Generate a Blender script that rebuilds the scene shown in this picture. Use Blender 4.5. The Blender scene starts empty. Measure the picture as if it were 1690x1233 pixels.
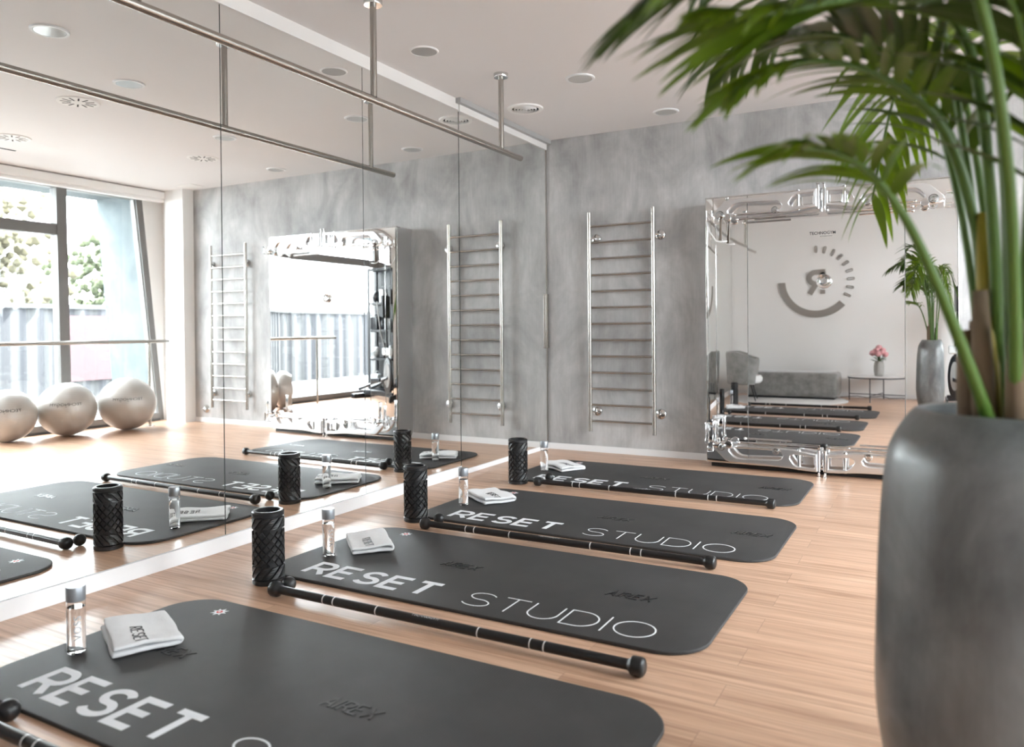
import bpy, bmesh, math, random
from mathutils import Vector, Matrix, noise
PI = math.pi
C = bpy.context.scene.collection
SC = bpy.context.scene

# ------------------------------------------------------------------ camera
cam_d = bpy.data.cameras.new('camera'); cam = bpy.data.objects.new('camera', cam_d); C.objects.link(cam)
Rv = Vector((0.874073436344924, 0.4857280670253869, -0.007992044791999765))
Uv = Vector((0.001996674393032679, 0.012859310422243652, 0.9999153221282452))
Fv = Vector((-0.48578970879130845, 0.8740153791777612, -0.010270140856389755))
m = Matrix.Identity(4)
for i in range(3):
    m[i][0] = Rv[i]; m[i][1] = Uv[i]; m[i][2] = -Fv[i]
m[0][3], m[1][3], m[2][3] = 3.3037, -6.6581, 1.16
cam.matrix_world = m
cam_d.sensor_width = 36.0
cam_d.lens = 1266.854 / 1690 * 36
cam_d.shift_y = (555.645 - 616.5) / 1690
cam_d.clip_start = 0.05
cam_d.dof.use_dof = True
cam_d.dof.focus_distance = 4.3
cam_d.dof.aperture_fstop = 1.9
SC.camera = cam

# ------------------------------------------------------------------ world, sun, exposure
SC.view_settings.view_transform = 'Standard'
SC.view_settings.look = 'None'
SC.view_settings.gamma = 1
SC.view_settings.use_curve_mapping = False
SC.view_settings.exposure = 4.35
w = bpy.data.worlds.new('sky'); SC.world = w; w.use_nodes = True
bg = w.node_tree.nodes['Background']
bg.inputs['Color'].default_value = (.965, .98, 1.02, 1)
bg.inputs['Strength'].default_value = 1.6
sun_d = bpy.data.lights.new('sun', 'SUN'); sun_d.energy = 2.6; sun_d.angle = 0.02; sun_d.color = (1, .95, .88)
sun = bpy.data.objects.new('sun', sun_d); C.objects.link(sun)
sun.rotation_euler = Vector((0.25, 0.55, -0.8)).to_track_quat('-Z', 'Y').to_euler()
sun.location = (8, -8, 9)
WX = 5.65; H = 2.97; YB = -7.5
por_d = bpy.data.lights.new('window_daylight', 'AREA'); por_d.shape = 'RECTANGLE'; por_d.size = 6.0; por_d.size_y = 2.9
por_d.cycles.is_portal = True
por = bpy.data.objects.new('window_daylight', por_d); C.objects.link(por)
por.location = (WX + .3, -3.3, 1.5)
por.rotation_euler = Vector((-1, 0, 0)).to_track_quat('-Z', 'Y').to_euler()
cy = SC.cycles
cy.max_bounces = 14; cy.diffuse_bounces = 7; cy.glossy_bounces = 8; cy.transmission_bounces = 10; cy.transparent_max_bounces = 16
cy.caustics_reflective = True; cy.caustics_refractive = False
cy.sample_clamp_indirect = 8.0; cy.blur_glossy = 0.3
cy.use_denoising = True

# ------------------------------------------------------------------ materials
MATS = {}
def mat(name, col=(.8, .8, .8), rough=.5, metal=0, **kw):
    mt = bpy.data.materials.new(name); mt.use_nodes = True
    b = mt.node_tree.nodes['Principled BSDF']
    b.inputs['Base Color'].default_value = (*col, 1)
    b.inputs['Roughness'].default_value = rough
    b.inputs['Metallic'].default_value = metal
    for k, v in kw.items():
        b.inputs[k.replace('_', ' ')].default_value = v
    MATS[name] = mt
    return mt
class NT:
    def __init__(s, mt):
        s.t = mt.node_tree; s.n = s.t.nodes; s.b = s.n['Principled BSDF']
    def new(s, ty, **kw):
        x = s.n.new(ty)
        for k, v in kw.items(): setattr(x, k, v)
        return x
    def link(s, a, ao, b, bi): s.t.links.new(a.outputs[ao], b.inputs[bi])
    def coords(s, scale=(1, 1, 1), rot=(0, 0, 0)):
        tc = s.new('ShaderNodeTexCoord'); mp = s.new('ShaderNodeMapping')
        mp.inputs['Scale'].default_value = scale; mp.inputs['Rotation'].default_value = rot
        s.link(tc, 'Object', mp, 'Vector'); return mp
    def noise(s, mp, scale, detail=4, rough=.55, dist=0):
        x = s.new('ShaderNodeTexNoise'); x.inputs['Scale'].default_value = scale; x.inputs['Detail'].default_value = detail
        x.inputs['Roughness'].default_value = rough; x.inputs['Distortion'].default_value = dist
        if mp: s.link(mp, 'Vector', x, 'Vector')
        return x
    def ramp(s, src, out, stops):
        r = s.new('ShaderNodeValToRGB'); e = r.color_ramp.elements
        while len(e) < len(stops): e.new(.5)
        for i, (p, c) in enumerate(stops):
            e[i].position = p; e[i].color = (*c, 1)
        s.link(src, out, r, 'Fac'); return r
    def mix(s, a, b, fac, mode='MIX'):
        x = s.new('ShaderNodeMix', data_type='RGBA', blend_type=mode)
        for sock, v in ((6, a), (7, b), (0, fac)):
            if isinstance(v, tuple) and isinstance(v[0], bpy.types.Node): s.t.links.new(v[0].outputs[v[1]], x.inputs[sock])
            elif isinstance(v, tuple): x.inputs[sock].default_value = (*v, 1)
            else: x.inputs[sock].default_value = v
        return x
    def bump(s, src, out, strength=.2, dist=.01):
        x = s.new('ShaderNodeBump'); x.inputs['Strength'].default_value = strength; x.inputs['Distance'].default_value = dist
        s.link(src, out, x, 'Height'); s.link(x, 'Normal', s.b, 'Normal'); return x

mat('white_paint', (.80, .775, .775), .6)
mat('wall_white', (.82, .80, .785), .6)
mat('rear_white', (.87, .855, .845), .55)
mat('skirting_white', (.82, .82, .83), .35)
mat('steel', (.43, .405, .375), .26, 1)
mat('chrome', (.68, .68, .68), .07, 1)
mat('aluminium', (.78, .78, .79), .34, 1)
mat('seam_metal', (.16, .16, .16), .5, 0)
mat('frame_grey', (.17, .165, .16), .45, 0)
mat('sill_dark', (.045, .045, .05), .4)
mat('rubber_black', (.014, .014, .015), .36)
mat('stick_black', (.010, .010, .011), .28)
mat('ring_white', (.8, .8, .8), .4)
mat('ink_white', (.80, .82, .85), .6)
mat('ink_grey', (.05, .05, .055), .5)
mat('red', (.55, .02, .03), .5)
mat('logo_metal', (.36, .335, .31), .4, .35)
mat('logo_pale', (.62, .60, .58), .4, .2)
mat('cap_silver', (.36, .38, .41), .35, .6)
mat('black', (.01, .01, .011), .5)
mat('slot_black', (.006, .006, .006), .7)
mat('screen', (.7, .72, .74), .3)
mat('machine_black', (.012, .013, .016), .3)
mat('machine_grey', (.25, .25, .25), .4)
mat('machine_white', (.75, .8, .82), .35)
mat('soil', (.055, .03, .02), .9)
mat('seat_white', (.75, .74, .73), .8)
mat('table_top', (.72, .71, .70), .25)
mat('rug', (.62, .60, .585), .9)
mat('vase', (.33, .31, .29), .7)
mat('petal', (.72, .36, .38), .7)
mat('petal_dark', (.60, .16, .20), .6)
mat('strap_leather', (.10, .07, .05), .5)
mat('band_blue', (.52, .58, .62), .8)
mat('foliage_far', (.040, .050, .025), .9)
mat('foliage_yellow', (.080, .072, .045), .9)
mat('ground_far', (.17, .175, .175), .9)
mat('grille_grey', (.42, .42, .42), .6)
mat('lens_grey', (.56, .56, .55), .10, .0)
mat('reflector', (.70, .70, .70), .18, 1)
mat('mirror', (.93, .945, .935), 0.0, 1)
mat('kin_mirror', (.95, .95, .95), 0.0, 1)
mat('mirror_edge', (.04, .05, .05), .3)
mat('pink_panel', (.055, .030, .034), .8)
mat('white_panel', (.045, .046, .048), .8)
mt = mat('striped_panel', (.07, .072, .077), .8); _st = True

def glassy(name, ior=1.45, tint=(1, 1, 1), rough=0):
    mt = mat(name, tint, rough); b = mt.node_tree.nodes['Principled BSDF']
    b.inputs['Transmission Weight'].default_value = 1; b.inputs['IOR'].default_value = ior
    return mt
glassy('clear_plastic', 1.3); glassy('acrylic', 1.45, (.95, .95, .95)); glassy('water', 1.33)
# window pane: clear with a fresnel sheen
mt = mat('pane'); n = NT(mt)
tr = n.new('ShaderNodeBsdfTransparent'); tr.inputs['Color'].default_value = (.90, .93, .93, 1)
gl = n.new('ShaderNodeBsdfGlossy'); gl.inputs['Roughness'].default_value = 0.0
lw = n.new('ShaderNodeLayerWeight'); lw.inputs['Blend'].default_value = .5
pw = n.new('ShaderNodeMath', operation='POWER'); pw.inputs[1].default_value = 5; n.link(lw, 'Facing', pw, 0)
fr = n.new('ShaderNodeMath', operation='MULTIPLY_ADD'); fr.inputs[1].default_value = .8; fr.inputs[2].default_value = .035; n.link(pw, 0, fr, 0)
mx = n.new('ShaderNodeMixShader'); n.link(fr, 0, mx, 0); n.t.links.new(tr.outputs[0], mx.inputs[1]); n.t.links.new(gl.outputs[0], mx.inputs[2])
n.t.links.new(mx.outputs[0], n.n['Material Output'].inputs['Surface'])

# polished concrete plaster
def concrete(name, dark, light, scale=1.0, rough=.55, axis=(3.2, 3.2, .55), contrast=1):
    mt = mat(name, light, rough); n = NT(mt)
    mp = n.coords(axis); a = n.noise(mp, 1.3 * scale, 8, .62, .6)
    mp2 = n.coords((1, 1, 1)); b = n.noise(mp2, 1.1 * scale, 6, .6, .4)
    mp3 = n.coords((26, 26, 1.5)); c = n.noise(mp3, 1.5 * scale, 3, .6)
    r1 = n.ramp(a, 'Fac', [(.28, dark), (.72, light)])
    r2 = n.ramp(b, 'Fac', [(.3, (.64, .64, .64)), (.60, (1, 1, 1))])
    r3 = n.ramp(c, 'Fac', [(.3, (.88, .88, .88)), (.7, (1.0, 1.0, 1.0))])
    m1 = n.mix((r1, 'Color'), (r2, 'Color'), .8, 'MULTIPLY'); m2 = n.mix((m1, 2), (r3, 'Color'), .9, 'MULTIPLY')
    n.link(m2, 2, n.b, 'Base Color'); n.bump(a, 'Fac', .12, .004)
    return mt
concrete('concrete_wall', (.33, .325, .322), (.63, .622, .62), 1.6, .55, (1.5, 1.5, .75))
concrete('concrete_out', (.12, .145, .155), (.165, .19, .20), 2.0, .9, (1, 1, 1))  # daylight's bluish cast on fin and soffit is put into this base colour
concrete('pot_concrete', (.085, .090, .092), (.225, .235, .24), 3.6, .34, (1.1, 1.1, .9))
MATS['pot_concrete'].node_tree.nodes['Principled BSDF'].inputs['Coat Weight'].default_value = .25
MATS['pot_concrete'].node_tree.nodes['Principled BSDF'].inputs['Coat Roughness'].default_value = .25

# oak vinyl planks running along X
mt = mat('oak_floor', (.6, .4, .27), .34); n = NT(mt)
mp = n.coords((1, 1, 1)); br = n.new('ShaderNodeTexBrick')
br.offset = .37; br.inputs['Scale'].default_value = 1; br.inputs['Brick Width'].default_value = 1.35; br.inputs['Row Height'].default_value = .16
br.inputs['Mortar Size'].default_value = .0007; br.inputs['Mortar Smooth'].default_value = .1; br.inputs['Bias'].default_value = 0
br.inputs['Color1'].default_value = (.0, .0, .0, 1); br.inputs['Color2'].default_value = (1, 1, 1, 1); br.inputs['Mortar'].default_value = (.4, .4, .4, 1)
n.link(mp, 'Vector', br, 'Vector')
sh = n.new('ShaderNodeVectorMath', operation='MULTIPLY_ADD'); n.link(br, 'Color', sh, 0)
sh.inputs[1].default_value = (3.1, 1.7, 0); n.link(mp, 'Vector', sh, 2)
st = n.new('ShaderNodeMapping'); st.inputs['Scale'].default_value = (.95, 25, 1); n.link(sh, 0, st, 'Vector')
g1 = n.noise(st, 1.0, 7, .62, .9)
st2 = n.new('ShaderNodeMapping'); st2.inputs['Scale'].default_value = (3.2, 70, 1); n.link(sh, 0, st2, 'Vector')
g2 = n.noise(st2, 1.0, 4, .6, .2)
r1 = n.ramp(g1, 'Fac', [(.32, (.40, .235, .150)), (.48, (.57, .36, .245)), (.66, (.69, .465, .33))])
r2 = n.ramp(g2, 'Fac', [(.3, (.80, .77, .74)), (.6, (1, 1, 1))])
m1 = n.mix((r1, 'Color'), (r2, 'Color'), .85, 'MULTIPLY')
rb = n.ramp(br, 'Color', [(0, (.93, .92, .91)), (1, (1.04, 1.035, 1.03))])
m2 = n.mix((m1, 2), (rb, 'Color'), .8, 'MULTIPLY')
m3 = n.mix((m2, 2), (.22, .13, .085), 0.0); n.link(br, 'Fac', m3, 0)
n.link(m3, 2, n.b, 'Base Color')
rr = n.ramp(g1, 'Fac', [(.3, (.38, .38, .38)), (.7, (.28, .28, .28))]); n.link(rr, 'Color', n.b, 'Roughness')
n.bump(g2, 'Fac', .06, .002)

# foam mats: charcoal with fine ribs
mt = mat('mat_foam', (.045, .045, .046), .62); n = NT(mt)
mp = n.coords((1, 1, 1)); wv = n.new('ShaderNodeTexWave'); wv.bands_direction = 'X'; wv.inputs['Scale'].default_value = 34; n.link(mp, 'Vector', wv, 'Vector')
n.bump(wv, 'Fac', .16, .002)
nz = n.noise(mp, 5, 4, .6); rr = n.ramp(nz, 'Fac', [(.3, (.031, .031, .032)), (.7, (.043, .042, .043))]); n.link(rr, 'Color', n.b, 'Base Color')
mat('mat_emboss', (.006, .006, .007), .3)  # darker than the foam: shading of the raised letters put into their colour
mat('mat_emboss_pale', (.10, .10, .10), .5)
# terry towel
mt = mat('towel', (.86, .86, .87), .95); n = NT(mt); mp = n.coords((1, 1, 1)); nz = n.noise(mp, 260, 3, .7); n.bump(nz, 'Fac', .9, .006)
# velvet
mt = mat('velvet', (.21, .205, .20), .75, **{'Sheen_Weight': .5}); n = NT(mt); mp = n.coords((1, 1, 1)); nz = n.noise(mp, 9, 5, .65)
rr = n.ramp(nz, 'Fac', [(.3, (.15, .145, .14)), (.6, (.25, .245, .235))]); n.link(rr, 'Color', n.b, 'Base Color')
# gym ball pearl
mt = mat('ball_pearl', (.50, .475, .45), .36, .12); n = NT(mt); mp = n.coords((1, 1, 1))
wv = n.new('ShaderNodeTexWave'); wv.bands_direction = 'Z'; wv.inputs['Scale'].default_value = 16; wv.inputs['Distortion'].default_value = .6; n.link(mp, 'Vector', wv, 'Vector'); n.bump(wv, 'Fac', .12, .004)
# leaves
def leaf(name, c1, c2, tr=.28):
    mt = mat(name, c1, .38); n = NT(mt); mp = n.coords((1, 1, 1)); nz = n.noise(mp, 7, 3, .5)
    rr = n.ramp(nz, 'Fac', [(.35, c1), (.65, c2)]); n.link(rr, 'Color', n.b, 'Base Color')
    t = n.new('ShaderNodeBsdfTranslucent'); t.inputs['Color'].default_value = (c2[0] * 2.2, c2[1] * 2.0, c2[2] * .6, 1)
    mx = n.new('ShaderNodeMixShader'); mx.inputs[0].default_value = tr
    n.t.links.new(n.b.outputs[0], mx.inputs[1]); n.t.links.new(t.outputs[0], mx.inputs[2])
    n.t.links.new(mx.outputs[0], n.n['Material Output'].inputs['Surface'])
leaf('palm_leaf', (.040, .090, .006), (.105, .185, .010))
leaf('palm_leaf_dark', (.016, .038, .006), (.042, .085, .008), .2)
mat('palm_stem', (.075, .15, .02), .4)
mat('palm_bark', (.20, .14, .09), .8)
mat('palm_yellow', (.30, .24, .03), .5)

# ------------------------------------------------------------------ mesh helpers
def obj(name, bm, material, parent=None, smooth=False, loc=None):
    me = bpy.data.meshes.new(name)
    bmesh.ops.recalc_face_normals(bm, faces=bm.faces)
    bm.to_mesh(me); bm.free()
    if smooth:
        for p in me.polygons: p.use_smooth = True
        if smooth == 'auto':
            sharp = math.radians(38)
            b2 = bmesh.new(); b2.from_mesh(me)
            for e in b2.edges:
                if len(e.link_faces) == 2 and e.calc_face_angle(0) > sharp: e.smooth = False
            b2.to_mesh(me); b2.free()
    me.materials.append(MATS[material])
    o = bpy.data.objects.new(name, me); C.objects.link(o)
    if parent: o.parent = parent
    if loc: o.location = loc
    return o
def tag(o, label, cat, group=None, kind=None):
    o['label'] = label; o['category'] = cat
    if group: o['group'] = group
    if kind: o['kind'] = kind
    return o
def thing(name, label, cat, loc=(0, 0, 0), rz=0, group=None):
    o = bpy.data.objects.new(name, None); C.objects.link(o); o.location = loc; o.rotation_euler = (0, 0, rz); o.empty_display_size = .1
    return tag(o, label, cat, group)
def struct(name, bm, m_, parent=None, smooth=False):
    o = obj(name, bm, m_, parent, smooth)
    if not parent: o['kind'] = 'structure'
    return o
def kids(o): return [c for c in bpy.data.objects if c.parent == o]
def copy_tree(o, parent=None):
    c = o.copy(); C.objects.link(c)
    if parent: c.parent = parent
    for k in kids(o): copy_tree(k, c)
    return c
def box(bm, x0, x1, y0, y1, z0, z1, bev=0, seg=2):
    r = bmesh.ops.create_cube(bm, size=1)
    vs = r['verts']
    for v in vs:
        v.co = Vector(((x0 + x1) / 2 + v.co.x * (x1 - x0), (y0 + y1) / 2 + v.co.y * (y1 - y0), (z0 + z1) / 2 + v.co.z * (z1 - z0)))
    if bev:
        es = list({e for v in vs for e in v.link_edges})
        bmesh.ops.bevel(bm, geom=es, offset=bev, segments=seg, affect='EDGES', profile=.7)
    return bm
def B(*a, **k): return box(bmesh.new(), *a, **k)
def frame_of(d):
    d = d.normalized(); up = Vector((0, 0, 1)) if abs(d.z) < .95 else Vector((1, 0, 0))
    s = d.cross(up).normalized(); u = s.cross(d).normalized(); return s, u
def tube(bm, pts, r, seg=12, cap=True):
    pts = [Vector(p) for p in pts]; n_ = len(pts)
    rs = r if isinstance(r, (list, tuple)) else [r] * n_
    rings = []; s = u = None
    for i, p in enumerate(pts):
        d = (pts[min(i + 1, n_ - 1)] - pts[max(i - 1, 0)]).normalized()
        if s is None: s, u = frame_of(d)
        else:
            s = (s - d * s.dot(d)).normalized(); u = s.cross(d).normalized()
        rings.append([bm.verts.new(p + (s * math.cos(2 * PI * k / seg) + u * math.sin(2 * PI * k / seg)) * rs[i]) for k in range(seg)])
    for a, b in zip(rings, rings[1:]):
        for k in range(seg): bm.faces.new((a[k], a[(k + 1) % seg], b[(k + 1) % seg], b[k]))
    if cap:
        bm.faces.new(rings[0]); bm.faces.new(list(reversed(rings[-1])))
    return bm
def T(pts, r, seg=12): return tube(bmesh.new(), pts, r, seg)
def lathe(bm, prof, seg=48, c=(0, 0, 0), axis='Z', fn=None):
    rings = []
    for (r, z) in prof:
        ring = []
        for k in range(seg):
            a = 2 * PI * k / seg; rr = r * (fn(a, z) if fn else 1)
            x, y, zz = rr * math.cos(a), rr * math.sin(a), z
            if axis == 'X': x, y, zz = zz, x, y
            if axis == 'Y': x, y, zz = x, zz, y
            ring.append(bm.verts.new((c[0] + x, c[1] + y, c[2] + zz)))
        rings.append(ring)
    for a, b in zip(rings, rings[1:]):
        for k in range(seg): bm.faces.new((a[k], a[(k + 1) % seg], b[(k + 1) % seg], b[k]))
    if prof[0][0] > 1e-5: bm.faces.new(rings[0])
    if prof[-1][0] > 1e-5: bm.faces.new(list(reversed(rings[-1])))
    bmesh.ops.remove_doubles(bm, verts=bm.verts, dist=1e-6)
    return bm
def L(prof, seg=48, **k): return lathe(bmesh.new(), prof, seg, **k)
def sphere(bm, c, r, seg=24, sc=(1, 1, 1)):
    q = bmesh.ops.create_uvsphere(bm, u_segments=seg, v_segments=seg // 2 + 2, radius=r)
    for v in q['verts']: v.co = Vector((c[0] + v.co.x * sc[0], c[1] + v.co.y * sc[1], c[2] + v.co.z * sc[2]))
    return bm
def S(c, r, seg=24, sc=(1, 1, 1)): return sphere(bmesh.new(), c, r, seg, sc)
def prism(bm, poly, fn, t0, t1):
    a = [bm.verts.new(fn(x, y, t0)) for x, y in poly]; b = [bm.verts.new(fn(x, y, t1)) for x, y in poly]
    bm.faces.new(a); bm.faces.new(list(reversed(b)))
    for k in range(len(poly)): bm.faces.new((a[k], a[(k + 1) % len(poly)], b[(k + 1) % len(poly)], b[k]))
    return bm
def shape(outer, holes, depth, bev=.004):
    """2D outline with holes in the XZ plane, extruded along Y, edges rounded."""
    cu = bpy.data.curves.new('s', 'CURVE'); cu.dimensions = '2D'; cu.fill_mode = 'BOTH'
    for poly in [outer] + holes:
        sp = cu.splines.new('POLY'); sp.points.add(len(poly) - 1)
        for p, (x, y) in zip(sp.points, poly): p.co = (x, y, 0, 1)
        sp.use_cyclic_u = True
    cu.extrude = depth / 2 - bev; cu.bevel_depth = bev; cu.bevel_resolution = 2; cu.offset = -bev
    o = bpy.data.objects.new('s', cu); C.objects.link(o)
    bpy.context.view_layer.update()
    me = bpy.data.meshes.new_from_object(o.evaluated_get(bpy.context.evaluated_depsgraph_get()))
    bpy.data.objects.remove(o); bpy.data.curves.remove(cu)
    bm = bmesh.new(); bm.from_mesh(me); bpy.data.meshes.remove(me)
    for v in bm.verts: v.co = Vector((v.co.x, -v.co.z, v.co.y))
    return bm
def rr_poly(x0, x1, y0, y1, r, k=8):
    pts = []
    for cx, cyy, a0 in ((x1 - r, y1 - r, 0), (x0 + r, y1 - r, 90), (x0 + r, y0 + r, 180), (x1 - r, y0 + r, 270)):
        for i in range(k + 1):
            a = math.radians(a0 + 90 * i / k); pts.append((cx + r * math.cos(a), cyy + r * math.sin(a)))
    return pts
def text_bm(s, size, extrude=.0006, offset=0, spacing=1.0, align='CENTER', mtx=None, sx=1, sy=1):
    cu = bpy.data.curves.new('t', 'FONT'); cu.body = s; cu.size = size; cu.extrude = extrude; cu.offset = offset
    cu.space_character = spacing; cu.align_x = align; cu.resolution_u = 3
    o = bpy.data.objects.new('t', cu); C.objects.link(o)
    bpy.context.view_layer.update()
    me = bpy.data.meshes.new_from_object(o.evaluated_get(bpy.context.evaluated_depsgraph_get()))
    bpy.data.objects.remove(o); bpy.data.curves.remove(cu)
    bm = bmesh.new(); bm.from_mesh(me); bpy.data.meshes.remove(me)
    for v in bm.verts:
        v.co.x *= sx; v.co.y *= sy
        if mtx: v.co = mtx(v.co)
    return bm
# --- stroke lettering ---------------------------------------------------
def arc(cx, cyy, rx, ry, a0, a1, k=14):
    return [(cx + rx * math.cos(math.radians(a0 + (a1 - a0) * i / k)), cyy + ry * math.sin(math.radians(a0 + (a1 - a0) * i / k))) for i in range(k + 1)]
def glyph(ch, w_=.8):
    if ch == 'R': return [[(0, 0), (0, 1), (w_ * .55, 1)] + arc(w_ * .55, .72, w_ * .42, .28, 90, -90, 10)[1:] + [(0, .44)], [(w_ * .5, .44), (w_ * .95, 0)]]
    if ch == 'E': return [[(w_ * .9, 1), (0, 1), (0, 0), (w_ * .9, 0)], [(0, .52), (w_ * .78, .52)]]
    if ch == 'T': return [[(0, 1), (w_, 1)], [(w_ / 2, 1), (w_ / 2, 0)]]
    if ch == 'S': return [arc(w_ / 2, .745, w_ * .44, .255, 25, 250, 14) + arc(w_ / 2, .255, w_ * .47, .255, 70, -155, 14)]
    if ch == 'U': return [[(0, 1), (0, .42)] + arc(w_ / 2, .42, w_ / 2, .42, 180, 360, 16)[1:] + [(w_, 1)]]
    if ch == 'D': return [[(0, 0), (0, 1), (w_ * .42, 1)] + arc(w_ * .42, .5, w_ * .55, .5, 90, -90, 18)[1:] + [(0, 0)]]
    if ch == 'I': return [[(0, 0), (0, 1)]]
    if ch == 'O': return [arc(w_ / 2, .5, w_ / 2, .5, 0, 360, 32)]
    if ch == 'A': return [[(0, 0), (w_ / 2, 1), (w_, 0)], [(w_ * .18, .33), (w_ * .82, .33)]]
    if ch == 'X': return [[(0, 0), (w_, 1)], [(0, 1), (w_, 0)]]
    return []
def stroke(bm, pts, t, z0, z1):
    pts = [Vector((x, y, 0)) for x, y in pts]; n_ = len(pts); closed = (pts[0] - pts[-1]).length < 1e-6
    if closed: pts = pts[:-1]; n_ -= 1
    lo = []; ro = []
    for i in range(n_):
        a = pts[i - 1] if (i > 0 or closed) else pts[i]; b = pts[(i + 1) % n_] if (i < n_ - 1 or closed) else pts[i]
        d1 = (pts[i] - a); d2 = (b - pts[i])
        if d1.length < 1e-9: d1 = d2
        if d2.length < 1e-9: d2 = d1
        d1.normalize(); d2.normalize(); n1 = Vector((-d1.y, d1.x, 0)); n2 = Vector((-d2.y, d2.x, 0)); mm = (n1 + n2)
        if mm.length < .2: mm = n1
        mm.normalize(); k = 1 / max(.5, mm.dot(n1)); lo.append(pts[i] + mm * k * t / 2); ro.append(pts[i] - mm * k * t / 2)
    vs = [[bm.verts.new((p.x, p.y, z)) for p in q] for q in (lo, ro) for z in (z0, z1)]
    l0, l1, r0, r1 = vs; rng = range(n_) if closed else range(n_ - 1)
    for i in rng:
        j = (i + 1) % n_
        bm.faces.new((l1[i], l1[j], r1[j], r1[i])); bm.faces.new((l0[i], l0[j], l1[j], l1[i])); bm.faces.new((r0[i], r0[j], r1[j], r1[i]))
    if not closed:
        for i in (0, n_ - 1): bm.faces.new((l0[i], l1[i], r1[i], r0[i]))
def lettering(word, x0, y0, pitch, w_, h_, t, z0, z1, widths=None, slant=0, rot180=False):
    bm = bmesh.new(); x = x0
    for i, ch in enumerate(word):
        for pl in glyph(ch, 1.0):
            ww = (widths or {}).get(ch, w_)
            stroke(bm, [(x + px * ww + slant * py * h_, y0 + py * h_) for px, py in pl], t, z0, z1)
        x += (widths or {}).get(ch, w_) + pitch
    return bm

# ================================================================== ROOM
struct('floor', B(-.2, WX + .3, YB - .1, .1, -.1, 0), 'oak_floor')
struct('ceiling', B(-.2, WX + 1.0, YB - .1, .1, H, H + .15), 'white_paint')
struct('wall_back', B(-.2, WX + .05, 0, .15, 0, H), 'concrete_wall')
struct('wall_rear', B(-.2, WX + .3, YB - .15, YB, 0, H), 'rear_white')
struct('wall_left', B(-.2, -.012, YB, 0, 0, H), 'wall_white')
struct('baseboard_back', B(0.0, 5.07, -.014, 0, 0, .058, bev=.002), 'skirting_white')
struct('baseboard_rear', B(0, WX, YB, YB + .014, 0, .075, bev=.002), 'skirting_white')
struct('baseboard_left', B(-.012, .010, YB, -1.56, 0, .078, bev=.002), 'skirting_white')
struct('trim_1', B(-.012, .004, YB, -1.56, 2.885, H), 'wall_white')          # strip above the mirrors
struct('trim_2', B(-.012, .012, -1.552, -.02, 2.877, 2.93), 'wall_white')      # lower fascia over the sliding door
struct('column', B(5.07, 5.42, -.16, 0, 0, H), 'wall_white')
# return wall beside the window with a slanted edge
bm = bmesh.new(); prism(bm, [(5.42, 0), (WX, 0), (WX, H), (5.42, H)], lambda x, y, t: Vector((x, t, y)), -.05, 0)
struct('wall_return', bm, 'wall_white')
bm = bmesh.new(); prism(bm, [(0.0, 0), (-.06, 0), (-.35, H), (0.0, H)], lambda x, y, t: Vector((t, x, y)), WX - .03, WX + .12)
struct('wall_right', bm, 'wall_white')
# lintel over the window and solid piece at the rear end
struct('wall_lintel', B(WX - .0, WX + .12, YB, -.34, 2.9, H), 'wall_white')
struct('wall_pier', B(WX - .0, WX + .12, YB, -6.5, 0, H), 'wall_white')

mt = MATS['striped_panel']; n = NT(mt); mp = n.coords((1, 1, 1)); wv = n.new('ShaderNodeTexWave'); wv.bands_direction = 'Y'
wv.inputs['Scale'].default_value = 1.15; wv.inputs['Distortion'].default_value = 0; n.link(mp, 'Vector', wv, 'Vector')
rr = n.ramp(wv, 'Fac', [(.35, (.026, .027, .032)), (.6, (.05, .051, .053))]); n.link(rr, 'Color', n.b, 'Base Color')
# window 1: slanted grey frame, mullions, transom, panes
win = bpy.data.objects.new('window_1', None); C.objects.link(win); win['kind'] = 'structure'; win.location = (WX, -3.3, 0)
def wobj(name, bm, m_):
    for v in bm.verts: v.co -= Vector((WX, -3.3, 0))
    return obj(name, bm, m_, win)
def bar2(y0b, y1b, y0t, y1t, z0, z1, x0, x1):
    bm = bmesh.new()
    vs = [bm.verts.new(p) for p in ((x0, y0b, z0), (x1, y0b, z0), (x1, y1b, z0), (x0, y1b, z0), (x0, y0t, z1), (x1, y0t, z1), (x1, y1t, z1), (x0, y1t, z1))]
    for f_ in ((0, 1, 2, 3), (4, 5, 6, 7), (0, 1, 5, 4), (1, 2, 6, 5), (2, 3, 7, 6), (3, 0, 4, 7)): bm.faces.new([vs[i] for i in f_])
    return bm
wobj('window_frame', bar2(-.13, -.055, -.43, -.345, 0, 2.9, WX - .03, WX + .1), 'frame_grey')
wobj('window_frame', bar2(-.145, -.13, -.445, -.43, .05, 2.9, WX + .0, WX + .06), 'grille_grey')
wobj('sill', B(WX - .05, WX + .1, -6.5, -.13, 0, .10, bev=.006), 'frame_grey')
wobj('sill_gasket', B(WX - .052, WX - .02, -6.5, -.13, .0, .03), 'sill_dark')
wobj('window_head', B(WX - .02, WX + .1, -6.5, -.40, 2.84, 2.9), 'frame_grey')
ms = [(-1.40, -1.285, -1.435, -1.315), (-5.20, -5.06, -5.23, -5.09), (-6.5, -6.4, -6.5, -6.4)]
for a in ms: wobj('mullion', bar2(*a, .1, 2.86, WX - .03, WX + .1), 'frame_grey')
wobj('transom', B(WX - .02, WX + .09, -6.4, -1.40, 2.295, 2.42), 'frame_grey')
for y0, y1, z0, z1 in ((-5.07, -1.40, .1, 2.3), (-5.09, -1.42, 2.42, 2.85), (-6.4, -5.20, .1, 2.3), (-6.4, -5.22, 2.42, 2.85)):
    wobj('pane', B(WX + .03, WX + .038, y0, y1, z0, z1), 'pane')
wobj('pane', bar2(-1.29, -.12, -1.32, -.42, .1, 2.85, WX + .03, WX + .038), 'pane')

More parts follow.
